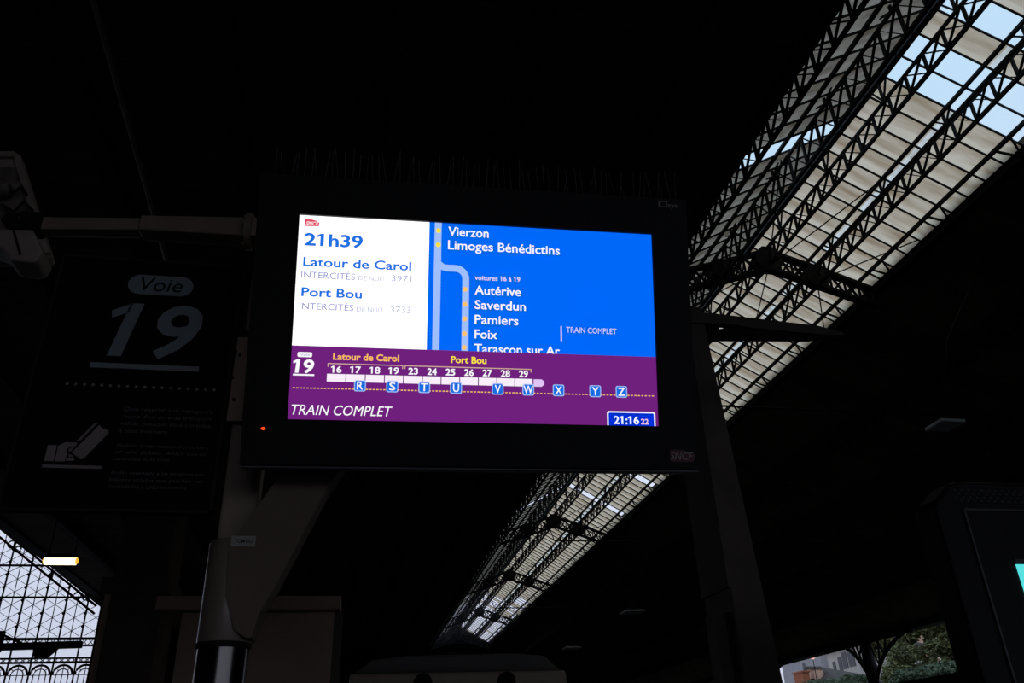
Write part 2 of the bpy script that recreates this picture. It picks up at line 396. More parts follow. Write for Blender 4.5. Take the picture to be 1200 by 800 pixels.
lattice(6.40, 10.13, 9.60, 10.25, 0, 'black iron lattice purlin under the grey left slope, between edge and ridge')
lattice(RX, 10.32, 9.96, 10.72, 0, 'black iron lattice purlin hanging under the skylight ridge')
lattice(8.34, 10.00, 9.60, 10.25, 0, 'black iron lattice purlin under the tan right slope with a pale strip beside it')
# edge bar with V struts along the right edge
root = empty('edge_rail', (9.30, ROW0, 9.6)); tag(root, 'thin black iron rail with V struts along the right edge of the skylight', 'rail')
c = MB(); c.box((9.185, ROW0, 9.70), (9.225, 59.2, 9.74)); under(c, 'rail', 'iron', root)
for i in range(0, int((59 - ROW0) / (4 * PITCH))):
    c = MB(); y = ROW0 + 4 * i * PITCH + 0.1
    c.bar((9.47, y, 9.50), (9.205, y - 0.16, 9.72), 0.03, 0.03); c.bar((9.47, y, 9.50), (9.205, y + 0.16, 9.72), 0.03, 0.03)
    under(c, 'strut', 'iron', root)

# cross trusses
def truss(y, label):
    root = empty('roof_truss', (RX, y, 9.0)); tag(root, label, 'truss', 'trusses across the skylight')
    N = [(EL, 9.58, 9.18), (6.40, 9.93, 9.52), (RX, 10.28, 9.88), (8.34, 9.98, 9.58), (ER, 9.58, 9.22)]
    t = MB(); b = MB(); w = MB()
    for i in range(4):
        (xa, ta, ba), (xb, tb, bb) = N[i], N[i+1]
        t.bar((xa, y, ta), (xb, y, tb), 0.16, 0.06); b.bar((xa, y, ba), (xb, y, bb), 0.16, 0.06)
        n = 4
        for j in range(n):
            f0, f1 = j / n, (j + 1) / n
            P = lambda f, lo: (xa + (xb-xa)*f, y, (ba + (bb-ba)*f) if lo else (ta + (tb-ta)*f))
            w.bar(P(f0, 1), P(f1, 0), 0.03, 0.04); w.bar(P(f0, 0), P(f1, 1), 0.03, 0.04); w.bar(P(f1, 1), P(f1, 0), 0.03, 0.04)
    for (x, ta, ba), r in zip(N[1:4], (0.20, 0.28, 0.26)):
        zc = (ta + ba) / 2; g = MB()
        g.prism([(x + r*1.05*math.cos(a), y - 0.09, zc + r*math.sin(a)) for a in [math.pi/8 + i*math.pi/4 for i in range(8)]], (0, 0.18, 0)); under(g, 'gusset_plate', 'iron', root)
    under(t, 'top_chord', 'iron', root); under(b, 'bottom_chord', 'iron', root); under(w, 'lattice_web', 'iron', root)
    # bracing rods from the nodes up to the glazing
    for sx, sy in ((1, 1), (-1, 1), (1, -1), (-1, -1)):
        r = MB(); r.tube([(RX, y, 9.95), (RX + sx * 1.0, y + sy * 2.6, 10.22)], 0.012, 6); under(r, 'bracing_rod', 'iron', root)
    for sy in (1, -1):
        r = MB(); r.tube([(8.34, y, 9.7), (9.35, y + sy * 1.6, 9.62)], 0.012, 6); under(r, 'bracing_rod', 'iron', root)
for y, lb in ((11.9, 'iron lattice truss arching across the skylight just above the pillar bracket'),
              (30.0, 'iron lattice truss across the skylight, nearest of those below the display'),
              (39.5, 'iron lattice truss across the skylight, second of those below the display'),
              (49.5, 'iron lattice truss across the skylight, where tan panes turn blue white'),
              (58.9, 'iron lattice truss at the far end of the skylight above the train')):
    truss(y, lb)

# tie rods across the shed below the skylight
for px, py, pl_, z, lb in ((860, 476, 842, 8.3, 'thin iron tie rod crossing under the skylight tip beside the pillar'),
                      (720, 634, 585, 7.7, 'thin iron tie rod crossing under the skylight below the display'),
                      (600, 712, 560, 7.7, 'thin iron tie rod under the far blue white panes')):
    c = at(px, py, Z=z); xl_ = EL - 0.1; xe = ER + (EZ - z) * (OX - ER) / (EZ - OZ) - 0.3
    m = MB(); m.tube([(xl_, c.y, 9.4), (xl_ + 0.6, c.y, z), (xe, c.y, z)], 0.022, 6)
    tag(m.build('tie_rod', 'iron'), lb, 'tie rod')

# ------------------------------------------------------------------ glass gable of the neighbouring hall
g2 = empty('window_2', (-20.0, 40.0, 0)); struct(g2)
YG = 40.0; GX, GT = VX, 8.70
def roofz(x): return 8.70 + 0.724 * (GX - x)     # slope of the hall roof over the gable
m = MB(); m.prism([(-29.2, YG, 0), (GX, YG, 0), (GX, YG, GT), (-20, YG, roofz(-20)), (-29.2, YG, GT)], (0, 0.02, 0)); under(m, 'glazing', 'gable', g2)
m = MB()
SP = 0.88; xs = []; x = -11.42
while x > -29: xs.append(x); x -= SP
top = lambda x: roofz(x) if x > -20 else roofz(-40 - x)
for x in xs:
    m.box((x - 0.026, YG - 0.08, 0), (x + 0.026, YG, top(x)))
    m.box((x - SP/2 - 0.012, YG - 0.06, 7.2), (x - SP/2 + 0.012, YG - 0.01, top(x - SP/2)))
under(m, 'mullion', 'iron', g2)
m = MB()
for z, w in ((10.50, 0.07), (9.13, 0.07), (7.40, 0.10), (7.12, 0.07), (6.45, 0.08), (6.62, 0.06), (4.9, 0.06)):
    xr = GX if z < GT else GX - (z - GT) / 0.724
    m.box((-29.0, YG - 0.14, z - w/2), (xr, YG, z + w/2))
under(m, 'transom', 'iron', g2)
m = MB()                                           # thin diagonal glazing bars
P_ = 0.55
for sgn in (1, -1):
    c = -25.0
    while c < 40:
        # line z = c + sgn*(P/SP)*(x - xs[0])
        a = None; pts = []
        st = 60; 
        for i in range(st + 1):
            x = -24.0 + (GX + 24.0) * i / st; z = c + sgn * (P_ / SP) * (x - xs[0])
            if 7.4 < z < top(x): pts.append((x, YG - 0.03, z))
        if len(pts) > 1: m.bar(pts[0], pts[-1], 0.024, 0.022)
        c += P_
under(m, 'diagonal_bar', 'iron', g2)
m = MB()
for x in xs[:16]:
    for i in range(30):
        z = 7.4 + ((9.13 - 7.4) % P_) + i * P_
        z = 7.9 + i * P_
        if z < top(x) - 0.1: m.prism([(x + 0.07*math.cos(a*math.pi/4), YG - 0.115, z + 0.07*math.sin(a*math.pi/4)) for a in range(8)], (0, 0.03, 0))
under(m, 'rosette', 'iron', g2)
m = MB()                                           # raking rail with scroll infill under the roof slope
for off, w in ((0.08, 0.16), (0.42, 0.10)):
    m.bar((GX - 0.2, YG - 0.1, roofz(GX - 0.2) - off), (-20, YG - 0.1, roofz(-20) - off), 0.1, w, (0, 1, 0))
for i in range(20):
    xa = GX - 1.0 - i * 0.62
    if i % 3 == 2 or i > 7: m.bar((xa, YG - 0.1, roofz(xa) - 0.08), (xa, YG - 0.1, roofz(xa) - 0.42), 0.06, 0.06)
for cx, cz, r in ((-15.05, 11.42, .16), (-14.75, 11.2, .13), (-11.9, 9.18, .16), (-11.55, 9.1, .10)):
    pts = [(cx + r*math.cos(a*.5), YG - 0.1, cz + r*math.sin(a*.5)) for a in range(13)]
    m.tube(pts, 0.035, 6)
under(m, 'raking_rail', 'iron', g2)
m = MB()                                           # small lattice bands
for z0, z1 in ((7.12, 7.40), (6.45, 6.62)):
    n = 60; d = (GX + 26) / n
    for i in range(n):
        xa = -26 + i * d
        m.bar((xa, YG - 0.1, z0), (xa + d, YG - 0.1, z1), 0.03, 0.03); m.bar((xa, YG - 0.1, z1), (xa + d, YG - 0.1, z0), 0.03, 0.03)
under(m, 'lattice_band', 'iron', g2)
m = MB()                                           # arched lights below
for x in xs[:14]:
    cx = x + SP / 2; r = SP / 2 - 0.05
    for rr, th in ((r, 0.05), (r * 0.62, 0.025)):
        m.tube([(cx + rr*math.cos(a*math.pi/12), YG - 0.08, 5.95 + rr*math.sin(a*math.pi/12)) for a in range(13)], th, 6)
        if rr < r:
            for sx in (-1, 1): m.bar((cx + sx*rr, YG - 0.08, 4), (cx + sx*rr, YG - 0.08, 5.95), 0.04, 0.03)
    m.bar((cx, YG - 0.08, 4), (cx, YG - 0.08, 6.4), 0.03, 0.03)
    for z in (5.95, 5.6, 5.2): m.bar((cx - r, YG - 0.08, z), (cx + r, YG - 0.08, z), 0.03, 0.03)
    for a in (3, 9): m.bar((cx + r*0.62*math.cos(a*math.pi/12), YG - 0.08, 5.95 + r*0.62*math.sin(a*math.pi/12)), (cx + r*math.cos(a*math.pi/12), YG - 0.08, 5.95 + r*math.sin(a*math.pi/12)), 0.03, 0.03)
under(m, 'arched_light', 'iron', g2)
# heavy tie beam in front of the gable
tb = empty('tie_beam', (-18, 38.6, 6.7)); tag(tb, 'heavy black iron tie beam crossing in front of the glazed gable', 'beam')
m = MB(); m.bar((-28.9, 38.6, 6.58), (VX - 0.1, 38.6, 6.98), 0.3, 0.26); under(m, 'beam', 'iron', tb)
m = MB(); m.prism([(-14.55, 38.4, 6.7), (-13.95, 38.4, 6.7), (-13.95, 38.4, 7.5), (-14.35, 38.4, 7.55)], (0, 0.2, 0)); m.bar((-14.1, 38.5, 7.4), (-12.9, 38.5, 6.9), 0.1, 0.2, (0, 1, 0))
m.prism([(-12.75, 38.4, 6.85), (-11.7, 38.4, 6.9), (-12.1, 38.4, 6.5), (-12.6, 38.4, 6.45)], (0, 0.2, 0)); under(m, 'gusset_plate', 'iron', tb)

# ------------------------------------------------------------------ masonry pier and conduit
p0 = at(118, 715, Y=12); p1 = at(189, 725, Y=12)
pr_ = empty('stone_pier', ((p0.x + p1.x) / 2, 12.35, 0)); tag(pr_, 'dark sooty stone pier beside the glazed gable, left of the display post', 'pier')
m = MB(); m.box((p0.x + 0.09, 12, 0), (p1.x, 12.8, 8.9)); under(m, 'shaft', 'stone', pr_, 0.02)
m = MB(); m.box((p0.x, 12.05, 0), (p0.x + 0.09, 12.7, 3.95)); under(m, 'lit_edge_strip', 'beige2', pr_)  # light on the pier's left side, put in as a paler strip
m = MB(); m.box((p0.x - 0.04, 11.93, 3.95), (p1.x + 0.05, 12.85, 4.15)); under(m, 'string_course', 'stone', pr_)
m = MB(); zc = 8.93
m.tube([(*at(109, 0, Z=zc).xy, zc), (*at(140, 110, Z=zc).xy, zc), (*at(169, 213, Z=zc).xy, zc), (*at(196, 310, Z=zc).xy, zc)], 0.035, 8)
cnd = m.build('conduit', 'conduit'); tag(cnd, 'thin grey conduit running along the dark boarded roof above the platform sign', 'conduit')

# ------------------------------------------------------------------ right: eave columns, wall top, town
def col_(y, label):
    root = empty('eave_column', (OX - 0.1, y, 0)); tag(root, label, 'column', 'iron eave columns along the open side')
    m = MB(); m.lathe([(0.34, 0), (0.34, 0.5), (0.24, 0.6), (0.21, 4.6), (0.30, 4.7), (0.30, 4.8), (0.24, 4.9), (0.22, OZ - 0.14)], (OX - 0.1, y, 0), 16); under(m, 'shaft', 'iron', root)
    for s in (1, -1):
        m = MB(); pts = []
        for i in range(11):
            a = i / 10 * math.pi / 2
            pts.append((OX - 0.1, y + s * (0.16 + (0.55 if s > 0 else 1.0) * (2.5 * (1 - math.cos(a)) * 0.6 + 1.0 * a / 1.571)), 4.15 + 1.58 * (0.6 * math.sin(a) + 0.4 * a / 1.571)))
        m.tube(pts, 0.07, 8)
        m.bar((OX - 0.1, y + s * 0.2, OZ - 0.2), (OX - 0.1, y + s * 3.0, OZ - 0.2), 0.10, 0.10)
        for i in (3, 5):
            p = V(pts[i]); m.bar(p, (p.x, p.y + s*0.25, OZ - 0.2), 0.06, 0.06); m.bar(p, (p.x, p.y - s*0.40, OZ - 0.2), 0.05, 0.05)
        under(m, 'arched_bracket', 'iron', root)
for y, lb in ((30.9, 'black iron column with arched brackets in the open side between houses and trees'),
              (40.4, 'black iron eave column mostly hidden behind the pillar foot, left of the houses')):
    col_(y, lb)

m = MB(); TX = 45.0
m.add([(21, -10, 1), (21, 140, 1), (TX, 140, 4.5), (TX, -10, 4.5), (TX + 60, 140, 14), (TX + 60, -10, 14)], [(0, 3, 2, 1), (3, 5, 4, 2)])
tag(m.build('hillside', 'hill'), 'grassy hillside rising behind houses and trees beyond the open side', 'hill', kind='structure')

def pxbox(mb, a, b, X, depth):        # block facing the station at distance X, outlined by two corners
    p, q = at(*a, X=X), at(*b, X=X)
    mb.box((X, min(p.y, q.y), min(p.z, q.z)), (X + depth, max(p.y, q.y), max(p.z, q.z)))
    return p, q
def house(name, label, X, a, b, wall, roofm, wins, peak=1.2, depth=8, chim=None):
    p, q = at(*a, X=X), at(*b, X=X); y0, y1 = sorted((p.y, q.y)); z1 = max(p.z, q.z); z0 = 3.0
    r = empty(name, (X + depth / 2, (y0 + y1) / 2, z0)); tag(r, label, 'house')
    m = MB(); m.box((X, y0, z0), (X + depth, y1, z1)); under(m, 'wall', wall, r)
    m = MB(); c = X + depth / 2; o = 0.4
    m.prism([(X - o, y0 - o, z1 - 0.02), (X + depth + o, y0 - o, z1 - 0.02), (c, y0 - o, z1 + peak)], (0, y1 - y0 + 2*o, 0)); under(m, 'roof', roofm, r)
    for (u0, u1, w0, w1) in wins:
        ya, yb = y1 + (y0 - y1) * u0, y1 + (y0 - y1) * u1; H = z1 - min(p.z, q.z)
        za, zb = z1 - H * w0, z1 - H * w1
        m = MB(); m.box((X - 0.06, min(ya, yb), min(za, zb)), (X + 0.05, max(ya, yb), max(za, zb))); wf = under(m, 'window', 'shutter', r)
    if chim:
        pa, pb = at(*chim[0], X=X), at(*chim[1], X=X)
        m = MB(); m.box((X - 0.5, min(pa.y, pb.y), z0), (X + 0.9, max(pa.y, pb.y), max(pa.z, pb.z))); under(m, 'chimney', 'brick', r)
    return r
house('house', 'pale grey house wall far left in the open side, behind the brown roof', TX + 16, (914, 768), (967, 801), 'house', 'slate', [(0.55, 0.61, 0.35, 0.55)], 0.5)
house('house', 'cream house with row of dark windows left of the iron column', TX + 8, (968, 765), (1011, 797), 'house2', 'slate', [(0.16, 0.25, 0.30, 0.62), (0.36, 0.47, 0.20, 0.62), (0.50, 0.66, 0.10, 0.58), (0.70, 0.90, 0.02, 0.56)], 0.9, 8)
house('house', 'pink house glimpsed between the iron column and its bracket struts', TX + 22, (1012, 742), (1036, 775), 'house3', 'slate', [(0.3, 0.45, 0.2, 0.6), (0.65, 0.8, 0.2, 0.6)], 0.4)
# low house: a hipped brown roof, two dormers, a brick chimney
pa, pb, pk = at(918, 799, X=TX), at(990, 799, X=TX), at(957, 782, X=TX + 3)
h = empty('house', (TX + 3, (pa.y + pb.y)/2, 3.0)); tag(h, 'low brown roofed house with orange brick chimney in front of the others', 'house')
zw = min(pa.z, pb.z); ya_, yb_ = pb.y, pa.y
m = MB(); m.box((TX + 0.3, ya_ + 0.3, 3.0), (TX + 5.7, yb_ - 0.3, zw)); under(m, 'wall', 'house', h)
m = MB(); m.add([(TX, ya_, zw), (TX, yb_, zw), (TX + 6, yb_, zw), (TX + 6, ya_, zw), (TX + 3, pk.y - 0.6, pk.z), (TX + 3, pk.y + 0.6, pk.z)], [(0, 4, 5, 1), (1, 5, 2), (2, 5, 4, 3), (3, 4, 0), (0, 1, 2, 3)]); under(m, 'roof', 'tile', h)
ca, cb = at(936, 788, X=TX - 0.3), at(947, 788, X=TX - 0.3)
m = MB(); m.box((TX - 0.9, cb.y, 3.0), (TX - 0.2, ca.y, ca.z)); m.box((TX - 1.0, cb.y - .1, ca.z - .15), (TX - 0.1, ca.y + .1, ca.z)); under(m, 'chimney', 'brick', h)
for px in (946, 955):
    p = at(px, 783, X=TX + 1.0)
    m = MB(); m.box((TX + 1.0, p.y - 0.4, p.z - 1.0), (TX + 1.6, p.y + 0.4, p.z - .1)); under(m, 'dormer', 'house3', h); m = MB(); m.prism([(TX + 0.9, p.y - 0.55, p.z - .1), (TX + 0.9, p.y + 0.55, p.z - .1), (TX + 0.9, p.y, p.z + 0.2)], (0.8, 0, 0)); under(m, 'dormer_roof', 'tile', h)
p = at(952, 769, X=TX - 3)
lp = empty('street_lamp', (p.x, p.y, 3.8)); tag(lp, 'round pink glowing street lamp in front of the pale houses', 'street lamp')
m = MB(); m.tube([(p.x, p.y, 3.8), (p.x, p.y, p.z - 0.25)], 0.035, 8); under(m, 'pole', 'iron', lp)
m = MB(); m.ball(p, 0.24); under(m, 'globe', 'globe', lp)

def tree(name, label, px, py_top, py_bot, wpx, X, leafm, n, size, cat='tree', group=None):
    c0 = at(px, py_top, X=X); c1 = at(px, py_bot, X=X); cy = c0.y; R = abs(at(px - wpx/2, py_bot, X=X).y - at(px + wpx/2, py_bot, X=X).y) / 2
    zb, zt = c1.z, c0.z; base = 3.5
    r = empty(name, (X, cy, base)); tag(r, label, cat, group)
    m = MB(); m.tube([(X, cy, base - 1), (X + .1, cy + .1, zb), (X, cy, (zb + zt) / 2)], [0.35, 0.25, 0.1], 8); under(m, 'trunk', 'bark', r)
    m = MB(); rr = random.Random(px)
    clumps = [(rr.uniform(-.75, .75), rr.uniform(-.8, .8), rr.uniform(-.8, .75), rr.uniform(.25, .45)) for _ in range(16)]
    for i in range(int(n * 2.4)):
        cx, cyy, cz, cr = clumps[rr.randrange(16)]
        d = V((rr.gauss(0, 1), rr.gauss(0, 1), rr.gauss(0, 1))).normalized() * cr * rr.uniform(.7, 1.05)
        q = V((X + (cx + d.x) * R * .8, cy + (cyy + d.y) * R, (zb + zt)/2 + (cz + d.z) * (zt - zb) / 2))
        a = V((rr.gauss(0, 1), rr.gauss(0, 1), rr.gauss(0, .6))).normalized(); b = a.cross(V((rr.gauss(0, 1), rr.gauss(0, 1), rr.gauss(0, 1)))).normalized()
        s = 0.55 * size * rr.uniform(.6, 1.3)
        m.add([q - a*s, q + b*s*.5, q + a*s, q - b*s*.5], [(0, 1, 2, 3)])
    under(m, 'foliage', leafm, r)
tree('leafy_tree', 'tall dark green tree filling the right of the open side', 1098, 712, 800, 56, TX - 7, 'leaf', 5000, 0.34)
tree('leafy_tree', 'dark green tree just right of the iron column in the open side', 1046, 740, 805, 48, TX, 'leaf', 3600, 0.32)
tree('leafy_tree', 'tall tree reaching behind the black kiosk edge at the right of the open side', 1168, 715, 800, 44, TX - 7, 'leaf', 3500, 0.34)
tree('leafy_bush', 'paler grey green bush low in front of the dark trees', 1084, 776, 806, 76, TX - 15, 'leaf2', 3600, 0.24, 'bush')
tree('leafy_bush', 'small green bush below the cream house left of the iron column', 984, 790, 812, 52, TX - 3, 'leaf2', 2200, 0.22, 'bush')

# ------------------------------------------------------------------ pendant lamps and tube lamp
for x, y, z, s, lb in ((8.57, 10.04, 6.0, 0.20, 'pale flat square lamp hanging at right, biggest of the hanging lamps'),
                       (8.75, 25.8, 6.0, 0.32, 'pale flat hanging lamp far off, left of the pillar foot'),
                       (8.83, 34.0, 6.0, 0.32, 'tiny pale hanging lamp above the right end of the train')):
    r = empty('hanging_lamp', (x, y, z)); tag(r, lb, 'lamp', 'flat lamps hanging under the right roof slope')
    m = MB(); m.box((x - s, y - s, z), (x + s, y + s, z + 0.05)); under(m, 'lamp_plate', 'plate', r, 0.01)
    m = MB(); m.tube([(x, y, z + 0.05), (x + 0.5, y, z + 1.5), (10.4, y, 9.3)], 0.012, 6); under(m, 'suspension_cable', 'iron', r)
    m = MB(); m.box((x - s*.4, y - s*.4, z + 0.05), (x + s*.4, y + s*.4, z + 0.16)); under(m, 'gear_box', 'iron', r)
p = at(71, 657, Y=19)
r = empty('tube_lamp', p); tag(r, 'glowing yellow tube lamp hanging in front of the glazed gable edge', 'lamp')
m = MB(); m.box((p.x - 0.31, p.y - 0.08, p.z + 0.05), (p.x + 0.31, p.y + 0.08, p.z + 0.13)); under(m, 'housing', 'iron', r)
m = MB(); m.tube([(p.x - 0.31, p.y, p.z), (p.x + 0.31, p.y, p.z)], [0.085, 0.085], 12); under(m, 'tube', 'tube', r)
for sx in (-0.29, 0.29):
    m = MB(); m.tube([(p.x + sx, p.y, p.z - 0.0), (p.x + sx + (0.05 if sx > 0 else -0.05), p.y, p.z)], [0.086, 0.05], 12); under(m, 'end_cap', 'tubeedge', r)
for sx in (-0.25, 0.25):
    m = MB(); m.tube([(p.x + sx, p.y, p.z + 0.12), (p.x + sx, p.y, 9.2)], 0.01, 6)
    under(m, 'suspension_rod', 'iron', r)

# ------------------------------------------------------------------ train
YT = 12.5
a, b = at(411, 800, Y=YT), at(663, 800, Y=YT); tx0, tx1 = a.x, b.x; tc_ = (tx0 + tx1) / 2; hw = (tx1 - tx0) / 2
zt = at(535, 766, Y=YT).z; zs = at(535, 787, Y=YT).z
r = empty('train', (tc_, YT + 8, -0.9)); tag(r, 'dark grey and beige train front standing at the platform below the display', 'train')
def ring(sx, z0, z1, y, d):
    return [(tc_ + sx[0]*hw, y, z0), (tc_ + sx[1]*hw, y, z1)]
m = MB()
prof = [(-1.02, 3.0), (-0.99, zs), (-0.84, zt - 0.04), (-0.5, zt), (0.5, zt), (0.84, zt - 0.02), (0.99, zs), (1.02, 3.0)]
zb = -0.3
roofp = [(-0.985, zs), (-0.82, zt - 0.05), (-0.5, zt), (0.5, zt + 0.02), (0.82, zt - 0.02), (0.985, zs)]
m.prism([(tc_ + x*hw, YT + 0.12, z) for x, z in roofp], (0, 24, 0)); under(m, 'roof', 'train_dark', r, 0.03)
m = MB(); m.box((tx0 - 0.02, YT, zs - 0.62), (tx1 + 0.02, YT + 24, zs)); m.box((tx0 - 0.04, YT + 0.25, zb), (tx1 + 0.04, YT + 24, zs - 0.62)); under(m, 'body', 'train_tan', r, 0.04)
m = MB(); m.box((tc_ - hw*0.85, YT - 0.03, zs - 0.62), (tc_ + hw*0.8, YT + 0.3, zs - 0.17)); m.box((tc_ - hw*0.85, YT + 0.2, zs - 1.4), (tc_ + hw*0.8, YT + 0.3, zs - 0.62)); under(m, 'windscreen', 'glass_dark', r, 0.02)
for dx in (-0.35, 0.43):
    m = MB(); c = V((tc_ + dx*hw, YT - 0.06, zs - 0.14)); 
    m.tube([(c.x, c.y + 0.08, c.z), (c.x, c.y, c.z)], 0.13, 16); hl = under(m, 'headlamp', 'iron', r)
m = MB(); c = at(438, 764, Y=YT + 0.6); m.box((c.x - 0.02, c.y, zt - 0.05), (c.x + 0.02, c.y + 0.05, zt + 0.06)); under(m, 'roof_horn', 'iron', r)
m = MB()
for i in range(6):
    for sx in (-0.75, 0.75):
        m.tube([(tc_ + sx*0.95, YT + 2 + i*4, -0.44), (tc_ + sx*1.05, YT + 2 + i*4, -0.44)], 0.46, 20)
under(m, 'wheel', 'iron', r)

# ------------------------------------------------------------------ beige portal kiosk behind the post
YB = 5.0; X = lambda px, py: at(px, py, Y=YB).x; Z = lambda px, py: at(px, py, Y=YB).z
r = empty('platform_cabinet', (-0.55, YB + 0.3, 0)); tag(r, 'beige cabinet with overhanging flat top standing behind the display post', 'cabinet')
zt_, zl = Z(300, 701), Z(300, 717)
m = MB(); m.box((X(186, 709), YB - 0.08, zl), (X(400, 708), YB + 0.6, zt_)); under(m, 'flat_top', 'beige2', r, 0.006)
m = MB(); m.box((X(291, 760), YB, 0), (X(389, 760), YB + 0.5, zl)); under(m, 'side_panel', 'beige2', r, 0.004)
m = MB(); m.box((X(207, 760), YB, 0), (X(291, 760) - 0.25, YB + 0.5, zl)); under(m, 'side_panel', 'beige2', r, 0.004)
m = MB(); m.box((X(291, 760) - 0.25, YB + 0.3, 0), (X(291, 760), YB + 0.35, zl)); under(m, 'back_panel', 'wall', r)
m = MB(); m.box((X(389, 760), YB + 0.05, 0), (X(400, 760), YB + 0.09, zl)); under(m, 'edge_fin', 'pillar', r)

# ------------------------------------------------------------------ pillar with cantilever bracket
YP = 3.5; q = lambda px, py, Y=YP: at(px, py, Y=Y)
r = empty('iron_pillar', (1.70, YP + 0.15, 0)); tag(r, 'dark brown tapering iron pillar right of the display, carrying a cantilever bracket', 'pillar')
zt_ = 3.80
fl = q(868, 760); fr = q(909, 760)
m = MB()
def sect(z, w0, w1, d): return [(w0, YP, z), (w1, YP, z), (w1, YP + d, z), (w0, YP + d, z)]
s0 = [(1.66, YP, 0), (1.90, YP, 0), (1.90, YP + 0.34, 0), (1.66, YP + 0.34, 0)]
s1 = [(1.655, YP, 1.95), (1.83, YP, 1.95), (1.83, YP + 0.32, 1.95), (1.655, YP + 0.32, 1.95)]
s2 = [(1.645, YP, zt_), (1.735, YP, zt_), (1.735, YP + 0.25, zt_), (1.645, YP + 0.25, zt_)]
m.add(s0 + s1 + s2, [(0,3,2,1), (0,1,5,4), (1,2,6,5), (2,3,7,6), (3,0,4,7), (4,5,9,8), (5,6,10,9), (6,7,11,10), (7,4,8,11), (8,9,10,11)])
under(m, 'shaft', 'pillar', r, 0.008)
q2 = lambda pts, y: [at(*p_, Y=y) for p_ in pts]
m = MB(); m.prism(q2([(790, 361), (812, 364), (958, 381), (986, 388.5), (990, 391), (986, 392.5), (958, 391), (884, 384), (850, 379), (790, 377)], YP - 0.02), (0, 0.05, 0)); under(m, 'bracket_flange', 'pillar', r, 0.003)
m = MB(); m.prism(q2([(836, 398), (847, 397), (950, 397.5), (972, 394), (958, 389), (884, 382), (884, 384.5), (850, 384), (836, 386)], YP + 0.0), (0, 0.03, 0)); under(m, 'bracket_flange', 'iron', r, 0.003)
m = MB(); m.prism(q2([(806, 372), (843, 376), (843, 392), (836, 398), (830, 407), (806, 410)], YP + 0.03), (0, 0.08, 0)); under(m, 'knee_brace', 'iron', r, 0.003)
m = MB(); m.box((1.64, YP - 0.012, 2.35), (1.655, YP + 0.3, 3.6)); m.box((1.60, YP + 0.1, 1.7), (1.655, YP + 0.2, 2.25)); under(m, 'side_rib', 'pillar', r)

# ------------------------------------------------------------------ kiosk at the right edge
YK = 2.0; K = lambda px, py: at(px, py, Y=YK)
r = empty('advertising_kiosk', (2.05, YK + 0.12, 0)); tag(r, 'black advertising kiosk with chamfered corner and lit screen at the right edge', 'kiosk')
zt_ = 2.35
prof = [(1.60, 0), (2.55, 0), (2.55, 2.29), (2.46, zt_), (1.69, zt_), (1.665, 2.342), (1.612, 2.295), (1.60, 2.272)]
m = MB(); m.prism([(x, YK, z) for x, z in prof], (0, 0.10, 0)); under(m, 'housing', 'kiosk', r, 0.012)
m = MB()
x0, x1, z0, z1 = 1.683, 2.46, 0.55, 2.264
for a, b in (((x0, z0), (x0, z1)), ((x0, z1), (x1, z1)), ((x1, z1), (x1, z0)), ((x1, z0), (x0, z0))):
    m.bar((a[0], YK - 0.004, a[1]), (b[0], YK - 0.004, b[1]), 0.006, 0.006)
under(m, 'door_frame', 'kiosk_line', r)
m = MB(); m.box((x0 + 0.005, YK - 0.003, z0), (x1 - 0.005, YK + 0.002, z1 - 0.005)); gp = under(m, 'door_glass', 'kglass', r)
kc = at(1190.5, 661, Y=YK - 0.006)
m = MB(); m.box((kc.x, YK - 0.006, 0.75), (2.34, YK - 0.004, kc.z)); under(m, 'screen', 'cyan', r)
m = MB(); m.box((kc.x, YK - 0.007, kc.z + 0.004), (2.34, YK - 0.004, kc.z + 0.014)); under(m, 'screen_bar', 'kiosk_line', r)
m = MB()
for i in range(38):
    for j in range(4):
        cx, cz = 1.675 + i*0.022 + (j % 2)*0.011, 2.322 - j*0.0105
        m.prism([(cx + 0.003*math.cos(a*math.pi/3), YK - 0.0015, cz + 0.003*math.sin(a*math.pi/3)) for a in range(6)], (0, 0.002, 0))
under(m, 'perforated_strip', 'kiosk_line', r)

